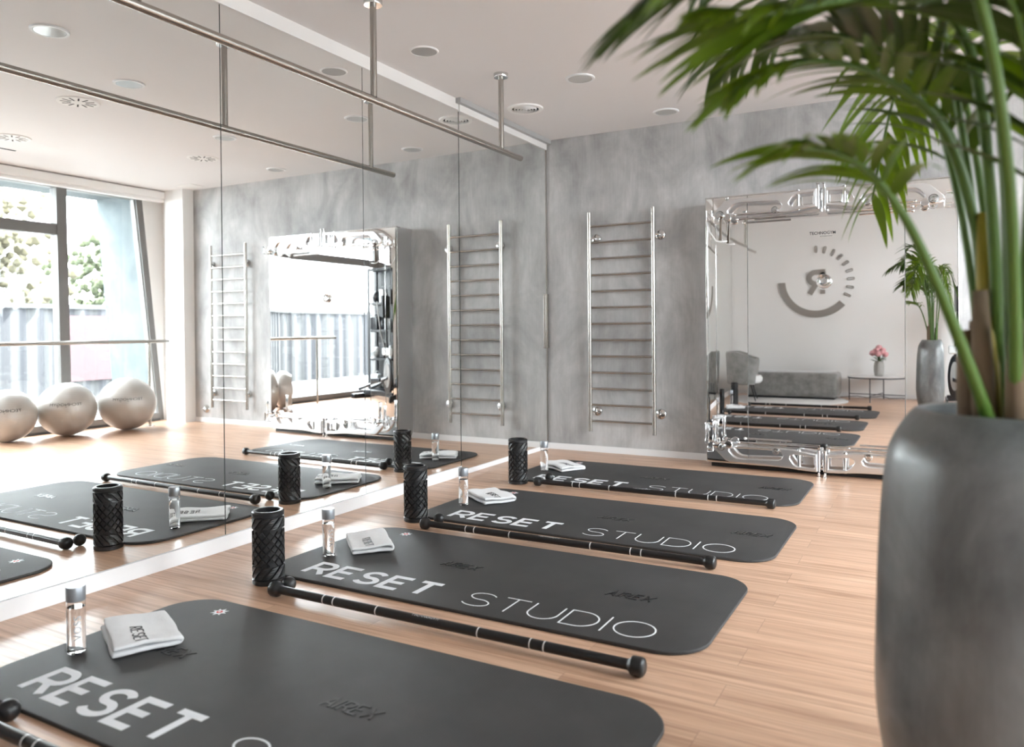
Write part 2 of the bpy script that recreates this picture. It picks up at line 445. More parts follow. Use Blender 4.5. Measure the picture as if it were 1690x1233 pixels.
# roller blind cassette above the window
t = thing('roller_blind', 'long cream roller blind cassette fixed under the ceiling above the tall window', 'blind', (5.48, -3.2, 2.86))
obj('cassette', B(-.06, .06, -3.2, 3.12, 0.0, .10, bev=.025, seg=3), 'rear_white', t, 'auto')
obj('bottom_bar', B(-.045, .045, -3.2, 3.05, -.035, .0, bev=.008), 'rear_white', t, 'auto')

# outside: reveal fin, soffit, ground, fence, trees
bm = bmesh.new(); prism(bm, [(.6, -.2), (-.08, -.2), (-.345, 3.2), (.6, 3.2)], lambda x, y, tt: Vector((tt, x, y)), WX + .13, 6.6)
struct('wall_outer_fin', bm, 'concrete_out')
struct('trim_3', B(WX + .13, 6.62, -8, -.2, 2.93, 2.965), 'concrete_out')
struct('ground', B(WX + .35, 30, -22, 16, -.4, -.05), 'ground_far')
t = thing('corrugated_fence', 'pale corrugated fence across the yard outside the window', 'fence', (10.0, -3, -.05))
bm = bmesh.new(); ny = 360; prev = None
for i in range(ny + 1):
    y = -13 + 22 * i / ny; x = .035 * math.sin(i * 1.0)
    a = bm.verts.new((x, y, 0)); b = bm.verts.new((x, y, 1.62)); a2 = bm.verts.new((x + .02, y, 0)); b2 = bm.verts.new((x + .02, y, 1.62))
    if prev:
        for q, r in (((prev[0], a), (prev[1], b)),): bm.faces.new((prev[0], a, b, prev[1]))
        bm.faces.new((prev[2], a2, b2, prev[3])); bm.faces.new((prev[1], b, b2, prev[3])); bm.faces.new((prev[0], a, a2, prev[2]))
    prev = (a, b, a2, b2)
obj('sheet', bm, 'striped_panel', t)
obj('top_rail', B(-.05, .07, -13, 9, 1.62, 1.70), 'white_panel', t)
obj('pink_banner', B(-.07, -.045, 4.2, 6.3, .35, 1.5), 'pink_panel', t)
random.seed(5)
for i, (x, y, s, mm, lab) in enumerate([(13.5, 1.0, 2.5, 'foliage_yellow', 'yellowing broad tree left of the mullion beyond the fence'), (14.5, 5.6, 2.2, 'foliage_far', 'green bushy tree beside the concrete fin beyond the fence'),
                         (15, -4, 2.7, 'foliage_yellow', 'tall pale autumn tree far along the fence')]):
    t = thing('tree', lab, 'tree', (x, y, -.05), 0)
    obj('trunk', T([(0, 0, 0), (.05, 0, 1.2), (0, .1, 2.4)], [.16, .12, .08], 8), 'palm_bark', t)
    bm = bmesh.new()
    for k in range(700):
        c = Vector((random.gauss(0, .6), random.gauss(0, .75), 1.5 + random.random() * 2.1)) * (s / 2.3)
        q = bmesh.ops.create_icosphere(bm, subdivisions=1, radius=random.uniform(.05, .13) * s / 2.3)
        for v in q['verts']: v.co = v.co * (1 + .35 * noise.noise(v.co * 4 + Vector((k, 0, 0))) + .3 * noise.noise(v.co * 13)) + c
    obj('crown', bm, mm, t)

# ================================================================== MIRRORS ON THE LEFT WALL
seams = [YB + .02, -5.15, -3.855, -2.713, -1.558]
labs = ['wall mirror panel at the near left edge of the picture, reflecting the nearest mat', 'wall mirror panel reflecting the gym balls and the window',
        'wall mirror panel in which the square chrome-framed training mirror is reflected', 'narrower wall mirror panel right behind the end of the ceiling bar']
labs = ['mirror panel nearest the camera, mostly outside the left picture edge', 'wall mirror panel reflecting the silver gym balls and window', 'wall mirror panel reflecting most of the chrome training mirror', 'wall mirror panel between the two thin seams, beside the sliding mirror door']
for i in range(4):
    a, b = seams[i] + .003, seams[i + 1] - .003
    o = thing('wall_mirror', labs[i], 'mirror', (0, (a + b) / 2, .08), 0)
    hw = (b - a) / 2
    obj('glass', B(-.005, .0, -hw, hw, 0, 2.803), 'mirror', o)
    obj('backing', B(-.0118, -.0055, -hw - .003, hw + .003, 0, 2.803), 'mirror_edge', o)
o = thing('mirror_door', 'sliding mirror door next to the concrete wall with a slim vertical handle', 'mirror', (0, -.783, .04))
obj('glass', B(-.005, .0, -.768, .761, 0, 2.835), 'mirror', o)
obj('backing', B(-.0118, -.0055, -.770, .765, 0, 2.835), 'mirror_edge', o)
obj('edge_strip', B(-.008, .004, .761, .772, 0, 2.835), 'steel', o)
obj('handle', B(.0, .024, .738, .766, .93, 1.45, bev=.003), 'steel', o)
obj('bottom_rail', B(-.011, .006, -.768, .765, -.038, 0), 'skirting_white', o)
o = tag(obj('door_track', B(0.0, .05, -1.60, -.002, 2.93, H - .001), 'grille_grey'), 'grey aluminium door track along the ceiling above the mirror door', 'rail')

# ================================================================== CEILING BAR
t = thing('ceiling_barre', 'long polished steel barre hung from the ceiling in front of the mirrors', 'bar', (.591, -4, H))
zb = 2.425 - H
obj('bar', T([(0, -3.3, zb), (0, 2.377, zb)], .021, 24), 'steel', t, 'auto')
for yy in (-3.32 + 4, -1.91 + 4, -4.75 + 4, -6.2 + 4):
    q = obj('hanger', T([(0, yy, zb + .015), (0, yy, 0)], .0185, 20), 'steel', t, 'auto')
    obj('flange', L([(0, -.028), (.05, -.028), (.052, -.024), (.052, 0), (0, 0)], 32, c=(0, yy, 0)), 'chrome', q, 'auto')

# ================================================================== CEILING FITTINGS
def ring_prof(ri, ro, h_): return [(ri, 0), (ri, -h_), (ro - .004, -h_), (ro, -h_ * .3), (ro, 0)]
def closed_ring(bm, prof, seg=40):
    rings = [[bm.verts.new((r * math.cos(2 * PI * k / seg), r * math.sin(2 * PI * k / seg), z)) for k in range(seg)] for r, z in prof]
    n_ = len(rings)
    for i in range(n_):
        a, b = rings[i], rings[(i + 1) % n_]
        for k in range(seg): bm.faces.new((a[k], a[(k + 1) % seg], b[(k + 1) % seg], b[k]))
    return bm
dls = [(1.04, -1.54, 'round glass ceiling downlight left of the palm tips, beyond the hanger post'), (1.31, -.385, 'round ceiling downlight close to the concrete wall, partly behind palm tips'),
       (3.19, -.39, 'ceiling downlight seen low in the mirror above the concrete wall'), (2.53, -1.66, 'ceiling downlight seen in the mirror behind the first mirror seam'),
       (1.85, -3.10, 'ceiling downlight seen in the mirror between the two reflected bars, at picture left'), (1.35, -3.96, 'ceiling downlight seen largest in the mirror at the top left corner')]
first = None
for x, y, lab in dls:
    if first is None:
        t = first = thing('ceiling_downlight', lab, 'ceiling light', (x, y, H), 0, 'round downlights in the ceiling')
        obj('trim_ring', closed_ring(bmesh.new(), ring_prof(.088, .108, .009)), 'skirting_white', t, 'auto')
        obj('reflector', L([(.088, -.004), (.085, -.0035), (.06, -.002), (.035, -.0015), (0, -.0012)], 40), 'reflector', t, True)
        obj('lens', L([(0, -.0085), (.086, -.0085), (.086, -.006), (0, -.006)], 40), 'lens_grey', t, 'auto')
    else:
        t = copy_tree(first); t.location = (x, y, H); t['label'] = lab
t = thing('ceiling_speaker', 'round grey ceiling speaker grille above the hanging bar', 'speaker', (.385, -2.552, H))
obj('trim_ring', closed_ring(bmesh.new(), ring_prof(.083, .095, .008)), 'rear_white', t, 'auto')
obj('grille', L([(0, -.006), (.083, -.006), (.083, 0), (0, 0)], 40), 'grille_grey', t)
t = thing('round_air_vent', 'round white air vent with concentric rings near the door track', 'vent', (.34, -1.07, H))
obj('backing', L([(0, -.001), (.12, -.001), (.12, 0), (0, 0)], 40), 'slot_black', t)
for r in (.018, .042, .066, .09):
    obj('ring_blade', closed_ring(bmesh.new(), [(r, -.002), (r - .004, -.018), (r + .001, -.019), (r + .004, -.002)]), 'rear_white', t, 'auto')
obj('rim', closed_ring(bmesh.new(), ring_prof(.112, .148, .012)), 'rear_white', t, 'auto')
first = None
for x, y, lab in ((3.416, -1.19, 'white swirl air diffuser with black slots seen in the mirror above the concrete wall'), (2.6, -3.02, 'white swirl air diffuser seen in the mirror just under the reflected bar'),
                  (4.2, -2.665, 'white swirl air diffuser seen in the mirror at the far left on bright ceiling')):
    if first is None:
        t = first = thing('swirl_diffuser', lab, 'vent', (x, y, H), 0, 'swirl diffusers in the ceiling')
        obj('plate', L([(0, -.008), (.15, -.008), (.155, -.003), (.155, 0), (0, 0)], 48), 'rear_white', t, 'auto')
        for k in range(12):
            a = 2 * PI * k / 12; bm = B(.055, .125, -.006, .006, -.0092, -.007)
            bmesh.ops.rotate(bm, verts=bm.verts, cent=(0, 0, 0), matrix=Matrix.Rotation(a, 3, 'Z') )
            obj('slot', bm, 'slot_black', t)
    else:
        t = copy_tree(first); t.location = (x, y, H); t['label'] = lab
tag(obj('slot_vent', B(-.012, .012, -.7, .14, -.004, 0), 'slot_black', loc=(4.72, -2.5, H)), 'thin dark linear slot in the ceiling near the window, seen in the mirror', 'vent')
tag(obj('ceiling_hatch', B(-.14, .14, -.11, .11, -.006, 0, bev=.002), 'rear_white', loc=(4.85, -.22, H)), 'small square access hatch in the ceiling above the white column', 'hatch')

# ================================================================== WALL LADDERS
def ladder(label, x0, x1):
    t = thing('wall_ladder', label, 'ladder', ((x0 + x1) / 2, -.075, .2), 0, 'steel wall bar ladders')
    hw = (x1 - x0) / 2 - .0; zt = 2.03
    for s in (-1, 1):
        obj('rail', T([(s * hw, 0, 0), (s * hw, 0, zt)], .0185, 20), 'steel', t, 'auto')
    nr = 13
    for k in range(nr):
        z = .10 + k * (1.90 - .10) / (nr - 1)
        obj('rung', T([(-hw + .005, 0, z), (hw - .005, 0, z)], .0105, 14), 'steel', t, 'auto')
    for s in (-1, 1):
        for z in (.185, 1.79):
            q = obj('wall_bracket', T([(s * hw, 0, z), (s * hw + .045, .02, z), (s * hw + .045, .07, z)], .011, 12), 'chrome', t, 'auto')
            obj('bracket_disc', L([(0, .045), (.034, .046), (.044, .054), (.046, .075), (0, .075)], 28, c=(s * hw + .045, 0, z), axis='Y'), 'chrome', q, 'auto')
    return t
t = ladder('tall steel wall ladder between the mirror corner and the chrome training mirror', .472, 1.088)
t2 = copy_tree(t); t2.location.x = (4.0465 + 4.6656) / 2; t2['label'] = 'steel wall ladder near the white column, seen only in the mirror at left'

t = thing('wall_valve', 'small round chrome wall valve low on the concrete wall, seen in the mirror', 'valve', (4.865, 0, .168))
obj('cover', L([(0, -.03), (.03, -.03), (.05, -.012), (.055, 0), (0, 0)], 28, axis='Y'), 'chrome', t, 'auto')
obj('knob', B(-.035, .035, -.05, -.028, -.008, .008, bev=.004), 'chrome', t)
t = thing('light_switch', 'white double light switch on the column by the window', 'switch', (5.17, -.16, 1.31))
obj('plate', B(-.04, .04, -.008, 0, -.05, .05, bev=.002), 'skirting_white', t); obj('rocker', B(-.03, .03, -.012, -.007, -.03, .03, bev=.002), 'skirting_white', t)
t = thing('access_panel', 'small white square access panel low on the column', 'panel', (5.25, -.16, .55))
obj('cover', B(-.09, .09, -.006, 0, -.115, .115, bev=.001), 'wall_white', t); obj('latch', S((.05, -.006, 0), .006, 10), 'ink_grey', t)
obj('gap', B(-.095, .095, -.003, 0, -.12, .12), 'grille_grey', t)

# ================================================================== WINDOW BARRE
t = thing('window_barre', 'low steel barre on floor posts in front of the window behind the gym balls', 'bar', (5.15, -1.8, 0))
obj('bar', T([(0, -1.5, 1.04), (0, 1.47, 1.04)], .021, 20), 'steel', t, 'auto')
for yy in (-1.08, 1.2):
    q = obj('post', T([(0, yy, 0), (0, yy, 1.03)], .018, 16), 'steel', t, 'auto')
    obj('foot_flange', L([(0, 0), (.055, 0), (.055, .006), (.02, .012), (0, .012)], 28, c=(0, yy, 0)), 'chrome', q, 'auto')

# ================================================================== GYM BALLS
def wordmark(size, mtx, ex=.0006):
    bm = text_bm('TECHNOGYM', size, ex, .0, 1.0, mtx=mtx, sx=1.25)
    return bm
for i, (x, y, r, lab) in enumerate([(5.33, -2.16, .28, 'silver gym ball with wordmark, smallest and leftmost of the three by the window'), (5.24, -1.57, .30, 'silver gym ball in the middle of the three by the window'),
                                   (5.09, -.94, .312, 'largest silver gym ball, next to the barre post by the window')]):
    t = thing('gym_ball', lab, 'ball', (x, y, 0), 0, 'silver gym balls in a row')
    bm = S((0, 0, r), r, 64, (1.01, 1.01, .985))
    for v in bm.verts: v.co.z = max(v.co.z, .003)
    obj('shell', bm, 'ball_pearl', t, True)
    # wordmark faces the mirror wall (-X), slightly toward the camera
    ang = math.radians(180 + 33)
    def onball(co, r=r, ang=ang):
        a = ang - co.x / r * -1; el = (co.y + .06) / r
        rr = r * 1.012 + .0007 + co.z * .1
        return Vector((rr * math.cos(el) * math.cos(a), rr * math.cos(el) * math.sin(a), r + rr * math.sin(el) * .985))
    obj('wordmark', wordmark(.042, onball, .0015), 'ink_grey', t)
    b_ = bmesh.new(); box(b_, -.01, .085, -.014, -.010, 0, .0015)
    for v in b_.verts: v.co = onball(v.co)
    obj('underline', b_, 'ink_grey', t)
    obj('valve', S((0, 0, 2 * r * .985 + .001), .008, 10, (1, 1, .4)), 'skirting_white', t)

# ================================================================== MATS
def slab(x0, x1, y0, y1, r, h_, rise=0):
    bm = bmesh.new(); lev = [(0, .003), (.004, 0), (h_ - .004, 0), (h_ - .001, .002), (h_, .006)]
    rings = []
    for z, ins in lev:
        rings.append([bm.verts.new((x, y, z)) for x, y in rr_poly(x0 + ins, x1 - ins, y0 + ins, y1 - ins, r, 12)])
    for a, b in zip(rings, rings[1:]):
        for k in range(len(a)): bm.faces.new((a[k], a[(k + 1) % len(a)], b[(k + 1) % len(a)], b[k]))
    bm.faces.new(rings[0]); bm.faces.new(rings[-1])
    return bm
HM = .015
def make_mat(label, x, y, rz):
    t = thing('exercise_mat', label, 'exercise mat', (x, y, 0), rz, 'charcoal foam mats in a row')
    obj('foam', slab(0, 2.135, 0, .945, .17, HM), 'mat_foam', t, 'auto')
    z0, z1 = HM - .001, HM + .0006
    obj('bold_lettering', lettering('RESET', .218, .080, .042, .108, .144, .029, z0, z1), 'ink_white', t)
    obj('thin_lettering', lettering('STUDIO', 1.098, .072, .031, .13, .150, .0062, z0, z1, {'I': .004, 'T': .115, 'O': .16, 'D': .14}), 'ink_white', t)
    for (px, py, mm) in ((1.26, .45, 'mat_emboss'), (.40, .47, 'mat_emboss')):
        bm = lettering('AIREX', px - .10, py, .013, .034, .058, .0085, HM - .001, HM + .0022, {'I': .003, 'X': .038}, .25)
        obj('embossed_mark', bm, mm, t)
    bm = bmesh.new(); pts = []
    for k in range(16):
        a = 2 * PI * k / 16; r = .036 if k % 2 == 0 else .019; pts.append((.255 + r * math.cos(a), .84 + r * math.sin(a)))
    prism(bm, pts, lambda x_, y_, tt: Vector((x_, y_, tt)), z0, z1)
    e_ = obj('star_emblem', bm, 'ink_white', t)
    obj('emblem_centre', L([(0, z0), (.013, z0), (.013, z1 + .0005), (0, z1 + .0005)], 20, c=(.255, .84, 0)), 'red', e_)
    obj('emblem_dot', L([(0, z0), (.005, z0), (.005, z1 + .001), (0, z1 + .001)], 14, c=(.255, .84, 0)), 'ink_white', e_)
    return t
mats_ = [('charcoal exercise mat nearest the camera, cut by the bottom edge', .485, -5.357, 0), ('second charcoal exercise mat from the camera, AIREX mark beside STUDIO lettering', .44, -4.045, 0),
         ('third charcoal exercise mat from the camera, between two black sticks', .455, -2.825, 0), ('farthest charcoal exercise mat, before the chrome training mirror', .375, -1.53, 0)]
m0 = None
for lab, x, y, rz in mats_:
    if m0 is None: m0 = make_mat(lab, x, y, rz)
    else:
        c = copy_tree(m0); c.location = (x, y, 0); c.rotation_euler = (0, 0, rz); c['label'] = lab
        marks = [k for k in kids(c) if k.name.startswith('embossed_mark')]
        for mk, dx in zip(marks, {-4.045: (.45, .44), -2.825: (-.11, 1.54), -1.53: (-.22, 1.51)}[y]): mk.location.x += dx

# ================================================================== STICKS AND MASSAGE BALLS
def make_stick(label):
    t = thing('weighted_stick', label, 'stick', (0, 0, .033), 0, 'black exercise sticks beside the mats'); t.scale = (1.012, 1, 1)
    obj('shaft', T([(.02, 0, 0), (1.66, 0, 0)], .0185, 24), 'stick_black', t, 'auto')
    for s, x in ((1, 0), (-1, 1.68)):
        pr = [(0, -.003), (.020, -.002), (.029, .003), (.0325, .010), (.0325, .038), (.0305, .043), (.022, .050), (.0185, .058), (.0185, .066)]
        obj('end_cap', L([(r, x + s * z) for r, z in pr], 32, axis='X'), 'rubber_black', t, 'auto')
    for x in (.30, .355, .575, 1.045, 1.26, 1.315):
        obj('white_ring', T([(x, 0, 0), (x + .005, 0, 0)], .0189, 24), 'ring_white', t)
    def wrap(c):
        a = math.radians(118) - c.y / .019
        return Vector((.815 + c.x, -math.cos(a) * (.0187 + c.z * .2) * 1, math.sin(a) * (.0187 + c.z * .2)))
    def wrap2(c):
        a = math.radians(62) + c.y / .019
        return Vector((.81 + c.x, -math.cos(a) * .0188 * (1 + c.z), math.sin(a) * .0188 * (1 + c.z)))
    obj('wordmark', wordmark(.016, wrap2, .0002), 'ink_white', t)
    return t
sticks = [('black weighted stick cut by the bottom left corner', .80, -5.473, 0), ('black weighted stick in front of the second mat', .75, -4.246, 0.005),
          ('black weighted stick in front of the third mat', .67, -3.019, .014), ('black weighted stick lying along the front of the farthest mat', .694, -1.632, .020)]
s0 = None
for lab, x, y, rz in sticks:
    c = s0 = make_stick(lab) if s0 is None else s0
    if lab != sticks[0][0]:
        c = copy_tree(s0); c['label'] = lab
    c.location = (x, y, .0335); c.rotation_euler = (0, 0, rz)
for x, y, lab in ((.875, -5.40, 'black massage ball at the lower left picture edge'), (.775, -4.170, 'black massage ball between the big near roller and the second stick'),
                  (.70, -2.885, 'black massage ball by the roller of the third mat'), (.755, -1.515, 'black massage ball resting on the farthest mat')):
    o = tag(obj('massage_ball', S((0, 0, 0), .0325, 32), 'rubber_black', None, True, (x, y, .0325 + (HM + .0005 if y > -2 else .0005))), lab, 'ball', 'black massage balls')

# ================================================================== FOAM ROLLERS
def make_roller(label):
    t = thing('foam_roller', label, 'foam roller', (0, 0, 0), 0, 'black textured foam rollers')
    R0, HH = .0725, .335
    prof = [(.053, .004), (.053, HH - .003), (.056, HH), (.066, HH), (R0, HH - .006), (R0, HH - .022), (.064, HH - .026), (.064, .026), (R0, .022), (R0, .004), (.068, 0), (.056, 0)]
    bm = closed_ring(bmesh.new(), prof, 64)
    obj('core', bm, 'rubber_black', t, 'auto')
    # raised tread blocks, cut by grooves that turn from diagonal stripes into a diamond grid
    bm = bmesh.new(); NA = 12
    def put(a0, a1, z0, z1, sk0, sk1):
        ins = .12
        base = [(a0, z0 + 0), (a1, z0 + 0), (a1, z1), (a0, z1)]
    def quad(pts):   # pts in (angle, z): raised pillow
        cx = sum(p[0] for p in pts) / len(pts); cz = sum(p[1] for p in pts) / len(pts)
        lv = []
        for r, k in ((.0635, .99), (.0708, .95), (.0725, .84)):
            lv.append([bm.verts.new((r * math.cos(cx + (a - cx) * k), r * math.sin(cx + (a - cx) * k), cz + (z - cz) * k)) for a, z in pts])
        for a, b in zip(lv, lv[1:]):
            for i in range(len(pts)): bm.faces.new((a[i], a[(i + 1) % len(pts)], b[(i + 1) % len(pts)], b[i]))
        bm.faces.new(lv[-1])
    da = 2 * PI / NA; zlo, zhi = .03, HH - .03; dz = .0205
    g = .0028; ga = g / R0
    zc0, zc1 = .105, .235
    # centre: diamonds
    rows = int(round((zc1 - zc0) / dz))
    for j in range(rows + 1):
        z = zc0 + j * dz
        for k in range(NA):
            a = da * (k + (.5 if j % 2 else 0))
            quad([(a - da / 2 + ga, z), (a, z - dz + g), (a + da / 2 - ga, z), (a, z + dz - g)])
    # top and bottom: slanted bars
    for (z0, z1, s) in ((zc1 + dz * 1.0, zhi, 1), (zlo, zc0 - dz * 1.0, 1)):
        hh = z1 - z0; sl = s * hh / dz * da / 2
        for k in range(NA):
            a = da * k; n_ = 5
            for i in range(1):
                L_ = []; R_ = []
                for q in range(n_ + 1):
                    f_ = q / n_; L_.append((a + sl * f_ + ga, z0 + hh * f_)); R_.append((a + sl * f_ + da * .86 - ga, z0 + hh * f_))
                # chain of strips, raised
                for q in range(n_):
                    r = .0725
                    p = [L_[q], R_[q], R_[q + 1], L_[q + 1]]
                    vs = [bm.verts.new((r * math.cos(x_), r * math.sin(x_), y_)) for x_, y_ in p]; bm.faces.new(vs)
                    vb = [bm.verts.new((.0655 * math.cos(x_), .0655 * math.sin(x_), y_)) for x_, y_ in p]
                    bm.faces.new((vs[0], vs[3], vb[3], vb[0])); bm.faces.new((vs[1], vs[2], vb[2], vb[1]))
                    if q == 0: bm.faces.new((vs[0], vs[1], vb[1], vb[0]))
                    if q == n_ - 1: bm.faces.new((vs[2], vs[3], vb[3], vb[2]))
    bmesh.ops.remove_doubles(bm, verts=bm.verts, dist=1e-5)
    obj('tread', bm, 'rubber_black', t)
    return t
r0 = None
for x, y, a, lab in ((.56, -5.45, 0, 'black foam roller of the nearest mat, seen in the training mirror'), (.598, -4.120, .4, 'black foam roller standing nearest in view, left of the second mat'),
                     (.5235, -2.877, 1.1, 'black foam roller standing at the corner of the third mat'), (.539, -1.606, 2.0, 'black foam roller standing farthest away at the last mat')):
    if r0 is None: r0 = c = make_roller(lab)
    else: c = copy_tree(r0); c['label'] = lab
    c.location = (x, y, 0); c.rotation_euler = (0, 0, a)

# ================================================================== WATER BOTTLES
def make_bottle(label):
    t = thing('water_bottle', label, 'bottle', (0, 0, 0), 0, 'clear water bottles with silver caps')
    Rb = .0305
    out = [(0, .004), (.012, .006), (.022, .0), (.027, .001), (Rb, .006), (Rb, .10), (Rb, .188)]
    inn = [(Rb - .0014, .188), (Rb - .0014, .10), (Rb - .0014, .008), (.024, .005), (0, .008)]
    obj('shell', L(out + inn, 40), 'clear_plastic', t, 'auto')
    obj('water', L([(0, .0085), (.024, .0055), (Rb - .0013, .0085), (Rb - .0013, .165), (0, .165)], 40), 'water', t, 'auto')
    obj('cap', L([(0, .188), (Rb + .001, .188), (Rb + .0015, .190), (Rb + .0015, .236), (Rb, .239), (0, .239)], 40), 'cap_silver', t, 'auto')
    def wrap(c):     # lettering climbs the bottle, read from the side
        a = math.radians(-76) - c.y / Rb
        a = math.radians(-2) + (-c.y) / Rb
        return Vector(((Rb + .0004) * math.cos(a), (Rb + .0004) * math.sin(a), .095 + c.x))
    obj('lettering', text_bm('VOSS', .034, .0001, .0002, 1.15, mtx=wrap), 'ink_white', t)
    return t
b0 = None
for x, y, lab in ((.607, -5.03, 'clear water bottle with silver cap on the nearest mat'), (.592, -3.715, 'clear water bottle with silver cap on the second mat'),
                  (.590, -2.445, 'clear water bottle with silver cap on the third mat'), (.530, -1.150, 'clear water bottle with silver cap on the farthest mat')):
    if b0 is None: b0 = c = make_bottle(lab)
    else: c = copy_tree(b0); c['label'] = lab
    c.location = (x, y, HM + .0004)

# ================================================================== TOWELS
def make_towel(label, loc, rz, seed, wid=.24, ln=.325):
    t = thing('folded_towel', label, 'towel', (loc[0], loc[1], HM + .002), rz, 'folded white hand towels')
    random.seed(seed)
    th = .0175; path = []
    zs = [th / 2 + .001, th * 1.5 + .003]
    hw = wid / 2
    for li, z in enumerate(zs):
        ex = random.uniform(0, .012)
        xs = [-hw + ex + th * .5 + (2 * hw - 2 * ex - th) * q / 18 for q in range(19)]
        if li % 2: xs.reverse()
        path += [(x_, z) for x_ in xs]
        if li < 1:
            s = 1 if li % 2 == 0 else -1; x_e = xs[-1]; zc = (z + zs[li + 1]) / 2; rr = (zs[li + 1] - z) / 2
            path += [(x_e + s * rr * math.sin(a), zc - rr * math.cos(a)) for a in (PI * .12, PI * .25, PI * .38, PI * .5, PI * .62, PI * .75, PI * .88)]
    nv = 20; bm = bmesh.new(); grid = []
    for j in range(nv + 1):
        v_ = -ln / 2 + ln * j / nv; row = []
        for i, (x_, z) in enumerate(path):
            li = i / len(path)
            d = .010 * noise.noise(Vector((x_ * 7 + seed, v_ * 7, 0)))
            zz = max(z + (d * 1.5 + .004) * (z / zs[-1]) + .0025 * noise.noise(Vector((x_ * 30, v_ * 30, li * 9 + seed))), th / 2)
            sk = .012 * noise.noise(Vector((li * 6 + seed, 3, 1))) * (1 if j in (0, nv) else .6)
            edge = .03 * (z / zs[-1]) * max(0, abs(x_) / hw - .75) * abs(v_) / ln
            row.append(bm.verts.new((x_ + .006 * noise.noise(Vector((v_ * 9, li * 5, seed))), v_ + sk, zz - edge)))
        grid.append(row)
    for a, b in zip(grid, grid[1:]):
        for k in range(len(path) - 1): bm.faces.new((a[k], a[k + 1], b[k + 1], b[k]))
    o = obj('cloth', bm, 'towel', t, True)
    md = o.modifiers.new('thick', 'SOLIDIFY'); md.thickness = th * .95; md.offset = 0
    md2 = o.modifiers.new('sub', 'SUBSURF'); md2.levels = 1; md2.render_levels = 1
    top = max(v.co.z for v in o.data.vertices) + th / 2
    def put(c):
        p = Vector((-c.y * 1 + .045, c.x - .02, 0)); p = Vector((c.x + .0, c.y - .0, 0))
        x_, v_ = p.x, p.y
        d = .010 * noise.noise(Vector((x_ * 7 + seed, v_ * 7, 0)))
        return Vector((x_, v_, zs[-1] + (d * 1.5 + .004) + th * .52 + .0022 + c.z))
    bm = lettering('RESET', 0, 0, .010, .022, .040, .0038, .0, .002)
    for v in bm.verts: v.co = put(Vector((v.co.y - .03, -.005 - v.co.x, v.co.z - .0022)))
    obj('embroidery', bm, 'ink_grey', t)
    return t
make_towel('folded white towel on the nearest mat, embroidered in grey', (.69, -4.845), math.radians(63), 1)
make_towel('folded white towel on the second mat beside its bottle', (.655, -3.485), math.radians(47), 2)
make_towel('folded white towel on the third mat beside its bottle', (.665, -2.24), math.radians(55), 3)
make_towel('folded white towel on the farthest mat beside its bottle', (.605, -.985), math.radians(60), 4)

# ================================================================== TRAINING MIRROR (cable machine)
KX = 2.52; KY = -.29; KT = 2.235; KB = .035
K = thing('training_mirror', 'large chrome cable training mirror with folded metal arms, fixed to the concrete wall', 'gym machine', (KX, 0, 0))
obj('housing', B(-.905, .905, -.262, 0, KB, KT - .005, bev=.004), 'aluminium', K)
obj('plinth', B(-.88, .88, -.24, -.01, 0, KB), 'black', K)
for s in (-1, 1):
    obj('side_profile', T([(s * .909, -.262, KB), (s * .909, -.262, KT)], .006, 16), 'steel', K, 'auto')
obj('top_trim', B(-.91, .91, -.27, -.20, KT - .012, KT, bev=.003), 'chrome', K)
def panel(x0, x1, a0, a1, s):
    bm = bmesh.new(); n_ = 14; pts = []; x = x0; y = 0; dx = (x1 - x0) / n_
    for i in range(n_ + 1):
        pts.append((x, y)); f_ = (i + .5) / n_; a = math.radians(a0 + (a1 - a0) * f_ ** 3); x += dx; y += abs(dx) * math.tan(a)
    v = [[bm.verts.new((px, -.29 + py, z)) for px, py in pts] for z in (KB + .01, KT - .015)]
    w_ = [[bm.verts.new((px, -.284 + py, z)) for px, py in pts] for z in (KB + .01, KT - .015)]
    for i in range(n_):
        bm.faces.new((v[0][i], v[0][i + 1], v[1][i + 1], v[1][i])); bm.faces.new((w_[0][i], w_[0][i + 1], w_[1][i + 1], w_[1][i]))
    for i in (0, n_): bm.faces.new((v[0][i], v[1][i], w_[1][i], w_[0][i]))
    return bm
sm = .568
obj('mirror_glass', B(-sm + .002, sm - .002, -.29, -.284, KB + .01, KT - .015), 'kin_mirror', K)
obj('mirror_glass', panel(-sm - .002, -.905, .35, 4.5, -1), 'kin_mirror', K, 'auto')
obj('mirror_glass', panel(sm + .002, .905, .75, 4.5, 1), 'kin_mirror', K, 'auto')
for s in (-1, 1): obj('seam_strip', B(s * sm - .0026, s * sm + .0026, -.2904, -.284, KB + .01, KT - .015), 'seam_metal', K)
for o in kids(K): pass
